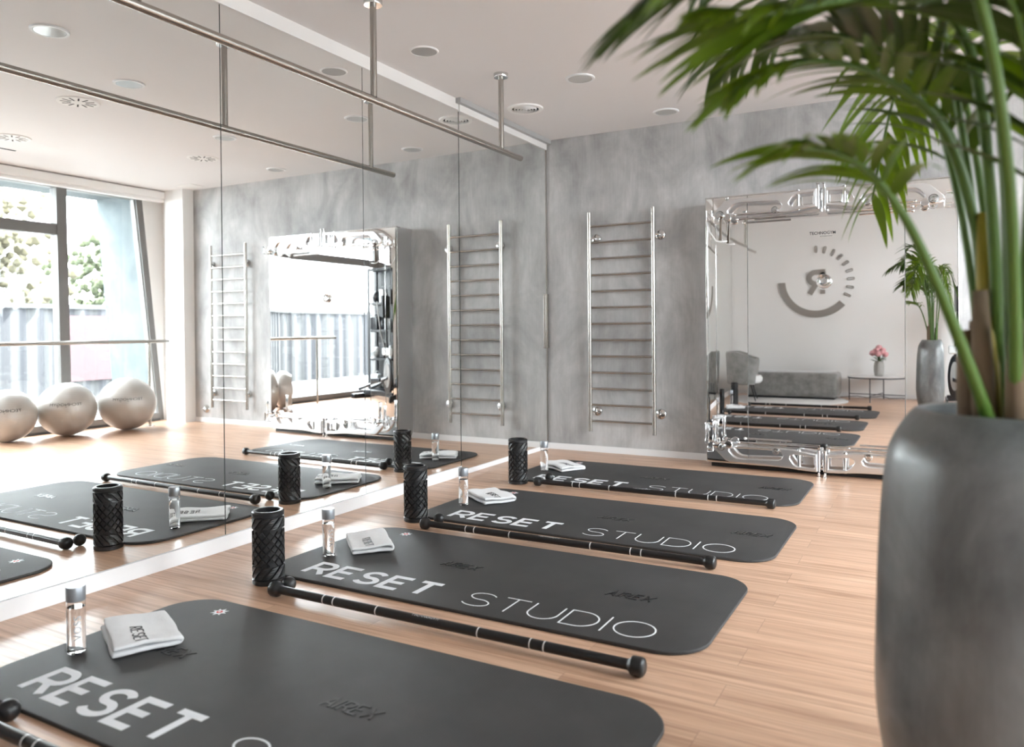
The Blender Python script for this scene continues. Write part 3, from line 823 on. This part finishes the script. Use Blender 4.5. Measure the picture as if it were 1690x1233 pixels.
def arms(flip, zc):
    """one folded arm pair; v measured downwards from the top edge when flip=1, upwards from the bottom when flip=-1"""
    yc = -.375; dep = .05
    def m_(poly, s): return [(s * x, zc + flip * y) for x, y in poly]
    for s in (-1, 1):
        outer = [(.045, .075), (.10, .073), (.24, .062), (.40, .055), (.70, .045), (.735, .038), (.84, -.055), (.835, -.075), (.80, -.082), (.70, -.078), (.66, -.02), (.64, .0), (.60, .004), (.32, .012),
                 (.275, .0), (.255, -.03), (.25, -.062), (.22, -.085), (.12, -.072), (.045, -.06)]
        outer = [(.035, .078), (.12, .075), (.25, .064), (.45, .056), (.70, .048), (.728, .038), (.822, -.052), (.825, -.072), (.80, -.082), (.245, -.085), (.14, -.070), (.035, -.058)]
        h1 = [(.32, .008), (.60, .018), (.64, .014), (.665, .0), (.70, -.040), (.70, -.058), (.67, -.064), (.32, -.066), (.295, -.055), (.282, -.03), (.295, -.003)]
        h2 = [(.05, .052), (.18, .046), (.205, .030), (.232, -.012), (.228, -.034), (.20, -.046), (.05, -.038)]
        obj('cast_arm', shape(m_(outer, s), [m_(h1, s), m_(h2, s)], dep, .006), 'aluminium', K, 'auto').location = (0, yc, 0)
        a = kids(K)[-1]
        for q, x in enumerate((.165, .022)):
            obj('pivot_rod', T([(s * x, yc, zc - .075), (s * x, yc, zc + .085)], .013 if q == 0 else .0145, 16), 'chrome', K, 'auto')
        obj('pivot_cap', T([(s * .022, yc, zc + flip * .085), (s * .022, yc, zc + flip * .112)], .009, 14), 'chrome', K, 'auto')
        obj('pivot_button', L([(0, 0), (.014, .002), (.014, .010), (0, .014)], 20, c=(s * .022, yc, zc + (flip * .112 if flip > 0 else -.124))), 'chrome', K, 'auto')
        for q, (x0, x1, dz, r) in enumerate(((.25, .62, -.115, .008), (.30, .64, -.078, .007))):
            rod = obj('cable_rod', T([(s * x0, yc - .035, zc + flip * dz), (s * x1, yc - .035, zc + flip * (dz + (.0)))], r, 12), 'chrome', K, 'auto')
            obj('rod_tip', S((s * x1, yc - .035, zc + flip * dz), r * 1.6, 14), 'chrome', rod, True)
        obj('slide_rail', B(min(s * .03, s * .52), max(s * .03, s * .52), yc + .03, yc + .05, zc + flip * -.10 - .008, zc + flip * -.10 + .008, bev=.003), 'chrome', K)
        # clear knobs and pulleys at the arm's end and middle
        for (x, dz, r) in ((.755, -.075, .034), (.33, -.065, .026)):
            kn = obj('clear_knob', S((s * x, yc - .055, zc + flip * dz), r, 20, (1, .8, 1)), 'acrylic', K, True)
            obj('knob_core', L([(0, -.03), (.012, -.03), (.012, .03), (0, .03)], 16, c=(s * x, yc - .045, zc + flip * dz), axis='Y'), 'chrome', kn, 'auto')
        obj('pulley', L([(0, -.012), (.026, -.012), (.03, -.008), (.024, 0), (.03, .008), (.026, .012), (0, .012)], 24, c=(s * .70, yc - .03, zc + flip * -.095), axis='Y'), 'chrome', K, 'auto')
        obj('end_clamp', B(min(s * .83, s * .875), max(s * .83, s * .875), yc - .04, yc + .02, zc + flip * -.065 - .045, zc + flip * -.065 + .045, bev=.01), 'acrylic', K, 'auto')
        obj('mounting_bracket', B(min(s * .06, s * .14), max(s * .06, s * .14), yc + .02, -.285, zc - .03, zc + .03, bev=.004), 'aluminium', K)
arms(1, 2.135); arms(-1, .12)
# vertical clear grips and straps
for x, z0 in ((-.865, .215), (-.805, .245), (.80, .245)):
    g_ = obj('clear_grip', L([(0, 0), (.018, 0), (.018, .03), (.014, .04), (.014, .15), (.020, .16), (.020, .17), (0, .17)], 20, c=(x, -.43, z0)), 'acrylic', K, 'auto')
    obj('grip_core', T([(x, -.43, z0 - .05), (x, -.43, z0 + .16)], .006, 10), 'chrome', g_)
obj('grip_pulley', S((-.79, -.43, .21), .028, 18, (1.2, .8, .9)), 'chrome', K, True)
obj('leather_strap', T([(-.75, -.415, 2.05), (-.752, -.415, 1.95), (-.756, -.415, 1.86)], [.006, .009, .014], 8), 'strap_leather', K)
obj('white_cable', T([(-.87, -.40, 2.02), (-.84, -.41, 1.93), (-.79, -.42, 1.86), (-.755, -.42, 1.845), (-.70, -.42, 1.85)], .006, 10), 'skirting_white', K, True)
for x in (-.865,):
    obj('steel_cable', T([(x, -.40, 2.02), (x + .004, -.40, 1.2), (x, -.41, .40)], .0025, 8), 'chrome', K)
kn = obj('centre_knob', L([(0, -.05), (.03, -.048), (.052, -.035), (.056, -.015), (.05, -.002), (0, 0)], 32, c=(.01, -.291, 1.508), axis='Y'), 'acrylic', K, 'auto')
obj('knob_core', L([(0, -.03), (.02, -.03), (.03, -.001), (0, 0)], 24, c=(.01, -.2905, 1.508), axis='Y'), 'chrome', kn, 'auto')
obj('wordmark', text_bm('TECHNOGYM', .032, .0003, .0006, 1.0, mtx=lambda c: Vector((c.x + .0, -.2905 - c.z, c.y + 1.872)), sx=.95), 'ink_grey', K)
obj('wordmark_frame', B(-.02, .07, -.2908, -.2902, 1.856, 1.859), 'ink_grey', K)

# ================================================================== REAR END OF THE ROOM (seen in the training mirror)
# metal wall logo
LX, LZ, LY = 1.53, 1.905, YB
t = thing('wall_logo', 'brushed metal round logo of an arc, dashes and letter R on the white wall', 'sign', (LX, LY, LZ))
def yplate(poly, d0=.001, d1=.022):
    bm = bmesh.new(); prism(bm, poly, lambda x, y, tt: Vector((x, tt, y)), d0, d1); return bm
n_ = 40; pa = [math.radians(181 + (318 - 181) * i / n_) for i in range(n_ + 1)]
poly = [(.60 * math.cos(a), .60 * math.sin(a)) for a in pa] + [(.485 * math.cos(a), .485 * math.sin(a)) for a in reversed(pa)]
bm = bmesh.new()
for i in range(n_):
    q = [(r * math.cos(a), r * math.sin(a)) for r, a in ((.60, pa[i]), (.60, pa[i + 1]), (.485, pa[i + 1]), (.485, pa[i]))]
    prism(bm, q, lambda x, y, tt: Vector((x, tt, y)), .001, .022)
obj('arc', bm, 'logo_metal', t)
for k in range(9):
    a = math.radians(90 - 14.55 * k)
    bm = shape([(x, y) for x, y in rr_poly(-.022, .022, -.058, .058, .018, 5)], [rr_poly(-.010, .010, -.046, .046, .008, 4)], .02, .002)
    bmesh.ops.rotate(bm, verts=bm.verts, cent=(0, 0, 0), matrix=Matrix.Rotation(-(a - PI / 2), 3, 'Y'))
    for v in bm.verts: v.co += Vector((.53 * math.cos(a), .012, .53 * math.sin(a)))
    obj('dash', bm, 'logo_metal', t)
bm = bmesh.new()
def st3(pts, tt):
    b_ = bmesh.new(); stroke(b_, pts, tt, .001, .022)
    me = bpy.data.meshes.new('x'); b_.to_mesh(me); b_.free()
    for v in me.vertices: v.co = Vector((v.co.x, v.co.z, v.co.y))
    bm.from_mesh(me); bpy.data.meshes.remove(me)
st3([(.145, .155), (.0, .15)] + arc(.0, .055, .11, .095, 90, 250, 12)[1:] + [(.0, -.05), (-.10, -.21)], .085)
st3([(.105, -.14), (.105, -.21)], .075); st3([(.105, .15), (.105, .02)], .075)
obj('letter', bm, 'logo_metal', t)
# bench
t = thing('velvet_bench', 'long grey velvet bench against the white wall', 'bench', (1.22, -7.02, .0145))
obj('upholstery', B(-.72, .72, -.30, .30, .03, .42, bev=.11, seg=6), 'velvet', t, True)
obj('base', B(-.66, .66, -.24, .24, 0, .035), 'black', t)
# round rug
t = thing('round_rug', 'round pale grey rug under the bench and chair', 'rug', (1.15, -6.62, 0))
obj('pile', L([(0, 0), (.95, 0), (.955, .006), (.94, .014), (0, .014)], 72), 'rug', t, 'auto')
# round side table
t = thing('round_table', 'low round white coffee table with thin dark legs holding the flower vase', 'table', (2.47, -7.0, 0))
obj('tabletop', L([(0, .372), (.405, .372), (.42, .380), (.42, .386), (0, .386)], 64), 'table_top', t, 'auto')
obj('rim', closed_ring(bmesh.new(), [(.40, .355), (.40, .371), (.415, .371), (.415, .355)], 64), 'ink_grey', t)
for k in range(4):
    a = math.radians(10 + 90 * k); obj('leg', T([(.405 * math.cos(a), .405 * math.sin(a), 0), (.405 * math.cos(a), .405 * math.sin(a), .36)], .008, 8), 'ink_grey', t)
for k in range(2):
    a = math.radians(10 + 90 * k); obj('cross_bar', T([(-.405 * math.cos(a), -.405 * math.sin(a), .10), (.405 * math.cos(a), .405 * math.sin(a), .10)], .006, 8), 'ink_grey', t)
# vase and flowers
t = thing('flower_vase', 'twisted beige ceramic vase of pink peonies on the round table', 'vase', (2.50, -7.0, .386))
obj('vessel', L([(0, 0), (.055, 0), (.066, .03), (.072, .08), (.073, .15), (.066, .20), (.052, .235), (.046, .235), (.055, .19), (0, .18)], 60, fn=lambda a, z: 1 + .05 * math.sin(7 * a + z * 45)), 'vase', t, True)
random.seed(8)
bm = bmesh.new()
for k in range(30):
    a = random.uniform(0, 2 * PI); r = random.uniform(.03, .13); z = .25 + random.uniform(-.02, .10)
    p = Vector((r * math.cos(a), r * math.sin(a), z)); d = Vector((math.cos(a), math.sin(a), random.uniform(-.2, .5))).normalized(); s_, u_ = frame_of(d)
    vs = [bm.verts.new(p + d * (q - .5) * .09 + s_ * ww * .028 + u_ * (-.01 * (q - .5) ** 2)) for q, ww in ((0, 0), (.3, 1), (.7, .9), (1, 0), (.7, -.9), (.3, -1))]
    bm.faces.new(vs)
obj('leaves', bm, 'palm_leaf_dark', t)
obj('stems', T([(0, 0, .15), (.0, 0, .34)], .02, 8), 'palm_leaf_dark', t)
for (x, y, z, r) in ((0, .0, .435, .044), (-.085, .04, .355, .045), (.0, .09, .345, .042), (.09, .04, .335, .042), (.06, .02, .40, .036), (-.05, -.06, .39, .038), (-.02, .07, .41, .03), (.05, .09, .37, .032)):
    bm = bmesh.new(); sphere(bm, (0, 0, 0), r, 20)
    for v in bm.verts:
        n2 = v.co.normalized(); v.co = v.co * (1 + .16 * math.sin(9 * math.atan2(n2.y, n2.x) + 5 * n2.z) * (1 - abs(n2.z)) + .1 * noise.noise(n2 * 4)) + Vector((x, y, z))
    obj('bloom', bm, 'petal', t, True)
# tub chair
t = thing('tub_chair', 'grey velvet tub chair with a white seat cushion on thin black legs', 'chair', (.56, -6.24, .017), math.radians(-8))
bm = bmesh.new(); NS = 36; rings = []
prof = [(0.0, 0), (.02, -.02), (.065, -.02), (.085, 0), (.085, .44), (.065, .49), (.02, .49), (0, .44)]
for i in range(NS + 1):
    a = math.radians(48 + (312 - 48) * i / NS); e = abs(i / NS - .5) * 2; hs = 1 - .22 * max(0, e - .55) / .45
    rx, ry = .32, .31
    c_ = Vector((rx * math.cos(a), ry * math.sin(a), .27)); n2 = Vector((math.cos(a), math.sin(a), 0))
    rings.append([bm.verts.new(c_ + n2 * (px - .03) * (1 + .0 * z) + n2 * .05 * (z / .5) + Vector((0, 0, z * hs))) for px, z in prof])
for a, b in zip(rings, rings[1:]):
    for k in range(len(prof)): bm.faces.new((a[k], a[(k + 1) % len(prof)], b[(k + 1) % len(prof)], b[k]))
bm.faces.new(rings[0]); bm.faces.new(rings[-1])
obj('shell', bm, 'velvet', t, 'auto')
obj('seat_cushion', L([(0, .27), (.27, .27), (.30, .30), (.305, .35), (.28, .385), (0, .39)], 40, c=(.04, 0, 0)), 'seat_white', t, 'auto')
for sx, sy in ((1, 1), (1, -1), (-1, 1), (-1, -1)):
    obj('leg', T([(.17 * sx, .17 * sy, .28), (.25 * sx, .22 * sy, 0)], [.014, .008], 10), 'black', t)
# wall lamp cable and floor spot
t = thing('floor_spotlight', 'small black floor spotlight beside the reflected palm pot', 'lamp', (2.95, -7.25, 0))
obj('base', L([(0, 0), (.05, 0), (.05, .01), (0, .012)], 24), 'black', t); obj('stem', T([(0, 0, .01), (0, 0, .12)], .008, 8), 'black', t)
obj('head', T([(.0, -.05, .13), (0, .07, .20)], [.035, .05], 20), 'black', t, 'auto')
tag(obj('power_cable', T([(1.9, -7.45, .005), (2.15, -7.455, .03), (2.3, -7.46, .006), (2.5, -7.455, .04), (2.62, -7.46, .006), (2.8, -7.43, .02), (2.93, -7.33, .006)], .005, 8), 'black', None, True), 'thin black power cable along the white wall behind the round table', 'cable')

# ================================================================== GYM MACHINES BY THE WINDOW (seen in the mirrors)
def machine(label, x, y, rz):
    t = thing('elliptical_trainer', label, 'gym machine', (x, y, 0), rz, 'black cardio machines by the window')
    bm = B(-.3, .3, -.75, -.66, 0, .10, bev=.02); box(bm, -.28, .28, .62, .70, 0, .08, bev=.02); box(bm, -.06, .06, -.7, .65, .05, .14, bev=.02)
    obj('base_frame', bm, 'machine_black', t)
    obj('drive_housing', L([(0, -.09), (.22, -.09), (.30, -.06), (.32, 0), (.30, .06), (.22, .09), (0, .09)], 40, c=(0, -.35, .40), axis='X'), 'machine_black', t, 'auto')
    for s in (-1, 1):
        obj('side_disc', L([(0, 0), (.20, 0), (.21, .01), (0, .02)], 36, c=(s * .10, -.35, .42), axis='X'), 'machine_grey', t, 'auto')
    obj('mast', T([(0, -.35, .5), (0, -.25, 1.0), (0, -.22, 1.45)], [.06, .05, .045], 14), 'machine_black', t, 'auto')
    c_ = obj('console', B(-.26, .26, -.30, -.22, 1.35, 1.72, bev=.02), 'machine_black', t)
    obj('screen', B(-.22, .22, -.221, -.215, 1.40, 1.68), 'screen', c_)
    for s in (-1, 1):
        obj('handlebar', T([(s * .10, -.30, .75), (s * .26, -.20, 1.1), (s * .28, -.12, 1.45), (s * .24, -.05, 1.62)], .018, 10), 'machine_grey', t, 'auto')
        obj('pedal_arm', T([(s * .16, -.45, .38), (s * .18, .1, .30), (s * .18, .60, .16)], .028, 10), 'machine_black', t, 'auto')
        obj('pedal', B(s * .18 - .07, s * .18 + .07, -.1, .25, .30, .36, bev=.015), 'machine_black', t)
    obj('fender', B(-.13, .13, -.62, -.10, .74, .86, bev=.05, seg=3), 'machine_white', t, 'auto')
    return t
mc = machine('black cardio machine with white fender standing nearest the barre', 4.70, -4.15, math.radians(-100))
for x, y, rz, lab in ((4.7, -6.75, -90, 'black cardio machine farthest in the corner by the rear wall'),):
    c = copy_tree(mc); c.location = (x, y, 0); c.rotation_euler = (0, 0, math.radians(rz)); c['label'] = lab

t = thing('storage_rack', 'tall black storage rack of gym gear by the window, seen in the mirrored training mirror', 'rack', (5.03, -4.80, 0), math.radians(3))
for sx in (-1, 1):
    for sy in (-1, 1): obj('upright', B(sx * .50 - .025, sx * .50 + .025, sy * .18 - .025, sy * .18 + .025, 0, 2.25), 'machine_black', t)
for z in (.10, .62, 1.12, 1.60, 2.2): obj('shelf', B(-.52, .52, -.2, .2, z, z + .04, bev=.004), 'machine_black', t)
obj('back_panel', B(-.5, .5, -.205, -.195, .1, 2.24), 'machine_black', t)
random.seed(4)
for lv, z in enumerate((.141, .661, 1.161, 1.641)):
    for k in range(4):
        x = -.36 + .24 * k; r = random.uniform(.085, .105)
        c_ = Vector((5.03, -4.80, 0)) + Matrix.Rotation(math.radians(3), 3, 'Z') @ Vector((x, 0, z))
        col_ = ['machine_black', 'machine_black', 'machine_grey', 'machine_white'][(k + lv * 3) % 4]
        if (k + lv) % 2:
            bm = B(-r, r, -.11, .11, 0, r * 2.6, bev=.03, seg=3)
            o = thing('gear_bag', ['black', 'black', 'grey', 'pale'][(k + lv * 3) % 4] + ' gear bag, ' + ['first', 'second', 'third', 'fourth'][k] + ' from mirror side, rack shelf ' + ['nearest the floor', 'second from floor', 'third from floor', 'fourth from floor'][lv], 'bag', tuple(c_), 0, 'gear bags on the rack')
            obj('body', bm, col_, o, 'auto'); obj('strap', T([(-r * .6, 0, r * 2.6), (-r * .4, 0, r * 2.6 + .05), (r * .4, 0, r * 2.6 + .05), (r * .6, 0, r * 2.6)], .008, 8), 'machine_grey', o)
        else:
            o = thing('medicine_ball', ['black', 'black', 'grey', 'white'][(k + lv * 3) % 4] + ' medicine ball, ' + ['first', 'second', 'third', 'fourth'][k] + ' from mirror side, rack shelf ' + ['nearest the floor', 'second from floor', 'third from floor', 'fourth from floor'][lv], 'ball', tuple(c_), 0, 'medicine balls on the rack')
            obj('shell', S((0, 0, r), r, 24), col_, o, True); obj('seam', closed_ring(bmesh.new(), [(r + .001, r - .004), (r - .004, r - .004), (r - .004, r + .004), (r + .001, r + .004)], 32), 'ink_grey', o)
# ================================================================== POTTED PALM
PX, PY = 3.455, -4.746
palm = thing('potted_palm', 'large green palm in a tall rounded grey concrete pot, close to the camera at right', 'plant', (PX, PY, 0))
prof = [(0, .0), (.19, .0), (.20, .01), (.245, .14), (.277, .32), (.276, .55), (.268, .74), (.257, .86), (.244, .91), (.222, .95), (.203, .975), (.193, .982), (.186, .978), (.184, .95), (.19, .89), (0, .89)]
def sm_prof(p, k=6):
    out = []
    for i in range(len(p) - 1):
        p0 = p[max(i - 1, 0)]; p1 = p[i]; p2 = p[i + 1]; p3 = p[min(i + 2, len(p) - 1)]
        for j in range(k):
            u = j / k
            out.append(tuple(max(0, .5 * ((2 * p1[d]) + (-p0[d] + p2[d]) * u + (2 * p0[d] - 5 * p1[d] + 4 * p2[d] - p3[d]) * u * u + (-p0[d] + 3 * p1[d] - 3 * p2[d] + p3[d]) * u ** 3)) for d in (0, 1)))
    out.append(p[-1]); return out
obj('pot', L([prof[0], prof[1]] + sm_prof(prof[2:12], 5) + prof[12:15], 72), 'pot_concrete', palm, 'auto')
obj('soil', L([(0, .905), (.10, .90), (.188, .892), (.188, .888), (0, .888)], 36), 'soil', palm, True)
def cat_pt(pts, u):
    n_ = len(pts) - 1; f_ = min(max(u, 0), .99999) * n_; i = int(f_); f_ -= i
    g_ = lambda k: pts[min(max(k, 0), n_)]
    p0, p1, p2, p3 = g_(i - 1), g_(i), g_(i + 1), g_(i + 2)
    return .5 * ((2 * p1) + (p2 - p0) * f_ + (2 * p0 - 5 * p1 + 4 * p2 - p3) * f_ ** 2 + (3 * p1 - p0 - 3 * p2 + p3) * f_ ** 3)
def leaflet(bm, p0, d, L_, w_, droop, seed, nseg=8):
    d = d.normalized(); side = d.cross(Vector((0, 0, 1)))
    if side.length < .1: side = Vector((1, 0, 0))
    side.normalize(); rnd = random.Random(seed); tw = rnd.uniform(-.6, .6)
    side = (Matrix.Rotation(tw, 3, d) @ side).normalized()
    prev = None; p = p0.copy(); dd = d.copy(); st = L_ / nseg
    for i in range(nseg + 1):
        u = i / nseg; ww = w_ * (math.sin(PI * min(1, u * 1.25 + .12) ** .8) if u < .7 else math.sin(PI * min(1, .7 * 1.25 + .12) ** .8) * (1 - u) / .3) if False else w_ * (min(1, .35 + u * 3.2) * (1 - max(0, u - .35) / .65) ** .75)
        nrm = side.cross(dd).normalized()
        a = bm.verts.new(p + side * ww / 2 + nrm * ww * .12); b = bm.verts.new(p); c = bm.verts.new(p - side * ww / 2 + nrm * ww * .12)
        if prev: bm.faces.new((prev[0], a, b, prev[1])); bm.faces.new((prev[1], b, c, prev[2]))
        prev = (a, b, c)
        p = p + dd * st; dd = (dd + Vector((0, 0, -1)) * droop / nseg).normalized(); side = (side - dd * side.dot(dd)).normalized()
def frond(pts, s0, n_l, L_, w_, droop, seed, fwd=.75, mname='palm_leaf', rr=(.014, .003), parent=None, up=.1):
    rnd = random.Random(seed); pts = [Vector(p) for p in pts]
    path = [cat_pt(pts, i / 30) for i in range(31)]
    bm = bmesh.new(); tube(bm, path, [rr[0] + (rr[1] - rr[0]) * (i / 30) ** .8 for i in range(31)], 8)
    ra = obj('frond', bm, 'palm_stem', parent, True)
    bm = bmesh.new()
    for i in range(n_l):
        for s in (-1, 1):
            u = s0 + (1 - s0) * (i + rnd.uniform(.1, .6)) / n_l
            p = cat_pt(pts, u); q = cat_pt(pts, min(1, u + .02)) - cat_pt(pts, u - .02); tg = q.normalized()
            sd = tg.cross(Vector((0, 0, 1)));
            if sd.length < .15: sd = Vector((.5, .8, 0)).cross(tg)
            sd.normalize()
            f_ = (u - s0) / (1 - s0); ll = L_ * (.62 + .38 * math.sin(PI * min(1, .15 + f_ * .8))) * rnd.uniform(.85, 1.12) * (1 - .35 * f_)
            dr = tg * (fwd + .5 * f_) + sd * s * (1 - .35 * f_) + Vector((0, 0, up))
            leaflet(bm, p, dr, ll, w_ * rnd.uniform(.8, 1.15), droop * rnd.uniform(.7, 1.3), rnd.random())
    obj('leaflets', bm, mname, ra, True)
    return ra
o3 = Vector((PX, PY, 0))
def rel(pts): return [Vector(p) - o3 for p in pts]
FR = [
 # (points, start, leaflets, length, width, droop, forward, material)
 ([(3.415, -4.768, .94), (3.399, -4.864, 1.347), (3.355, -4.999, 1.672), (3.259, -5.12, 1.748), (3.16, -5.221, 1.721), (3.076, -5.314, 1.684), (3.004, -5.389, 1.663)], .36, 24, .38, .031, .55, .95, 'palm_leaf'),
 ([(3.439, -4.732, .94), (3.425, -4.779, 1.454), (3.378, -4.893, 1.819), (3.257, -5.051, 1.897), (3.118, -5.197, 1.856), (2.992, -5.337, 1.775), (2.911, -5.417, 1.712)], .36, 24, .40, .033, .6, .9, 'palm_leaf_dark'),
 ([(3.439, -4.84, .94), (3.412, -5.05, 1.412), (3.345, -5.313, 1.692), (3.235, -5.523, 1.706), (3.141, -5.655, 1.662), (3.063, -5.757, 1.586)], .42, 13, .24, .020, .6, .9, 'palm_leaf'),
 ([(3.427, -4.738, .94), (3.382, -4.782, 1.307), (3.316, -4.862, 1.55), (3.213, -4.987, 1.643), (3.104, -5.093, 1.665), (3.031, -5.179, 1.63), (2.987, -5.227, 1.591)], .38, 18, .27, .029, .6, .8, 'palm_leaf'),
 ([(3.40, -4.86, .94), (3.33, -4.973, 1.156), (3.266, -5.053, 1.325), (3.21, -5.128, 1.419), (3.153, -5.205, 1.46), (3.096, -5.26, 1.466)], .52, 10, .27, .028, .9, .8, 'palm_leaf'),
 ([(3.41, -4.68, .94), (3.387, -4.665, 1.276), (3.34, -4.711, 1.54), (3.249, -4.806, 1.7), (3.14, -4.911, 1.764), (3.039, -5.025, 1.746)], .36, 20, .33, .032, .6, .8, 'palm_leaf_dark'),
 ([(3.453, -4.80, .94), (3.455, -4.856, 1.297), (3.448, -4.994, 1.548), (3.413, -5.161, 1.669), (3.36, -5.34, 1.67)], .35, 14, .28, .036, .6, .7, 'palm_leaf_dark'),
 ([(3.46, -4.732, .94), (3.466, -4.792, 1.351), (3.496, -4.887, 1.636), (3.501, -4.997, 1.73), (3.446, -5.199, 1.705)], .35, 14, .30, .034, .6, .7, 'palm_leaf'),
 ([(3.47, -4.84, .94), (3.46, -4.98, 1.40), (3.44, -5.12, 1.70), (3.40, -5.25, 1.80), (3.35, -5.40, 1.78), (3.29, -5.55, 1.70)], .36, 18, .36, .036, .7, .7, 'palm_leaf'),
 ([(3.50, -4.80, .94), (3.55, -4.88, 1.45), (3.58, -4.95, 1.75), (3.60, -5.05, 1.88), (3.60, -5.20, 1.90), (3.58, -5.35, 1.84)], .36, 18, .36, .034, .8, .7, 'palm_leaf_dark'),
]
for i, (p, s0_, nl, ll, ww, dr, fw_, mm) in enumerate(FR): frond(rel(p), s0_, nl, ll, ww, dr, 10 + i, fw_, mm, parent=palm)
def arch(az, reach, top, base_off=.05, z0=.90, drop=.25, lean=.25):
    a = math.radians(az); d = Vector((math.cos(a), math.sin(a), 0)); b = d * base_off
    return [b + Vector((0, 0, z0)), b + d * reach * .08 + Vector((0, 0, z0 + (top - z0) * .45)), b + d * reach * .25 + Vector((0, 0, z0 + (top - z0) * .82)),
            b + d * reach * .5 + Vector((0, 0, top)), b + d * reach * .78 + Vector((0, 0, top - drop * .35)), b + d * reach + Vector((0, 0, top - drop))]
more = [(165, .62, 2.0, .12), (115, .7, 1.95, .4), (60, .65, 1.85, .35), (15, .7, 1.8, .4), (-25, .6, 1.65, .35), (-55, .45, 1.80, .30), (205, .55, 2.15, .2)]
for i, (az, rc, top, dp) in enumerate(more):
    frond(arch(az, rc, top, .06 + .02 * (i % 3), drop=dp), .38 if top > 1.6 else .45, 20 if top > 1.6 else 12, .38 if top > 1.6 else .26, .032, 1.0, 40 + i, .75, 'palm_leaf' if i % 3 else 'palm_leaf_dark', (.010, .003), palm)
random.seed(3)
for i, (az, r, h_, mm) in enumerate(((205, .10, .22, 'palm_bark'), (232, .11, .30, 'palm_bark'), (262, .12, .24, 'palm_bark'), (292, .11, .20, 'palm_bark'), (150, .08, .24, 'palm_bark'), (325, .10, .26, 'palm_bark'), (222, .08, .46, 'palm_yellow'))):
    a = math.radians(az); x, y = r * math.cos(a), r * math.sin(a)
    obj('cane', T([(x, y, .89), (x * 1.1, y * 1.1, .93 + h_ * .5), (x * 1.15, y * 1.15, .93 + h_)], [.026, .021, .014], 10), mm, palm, True)
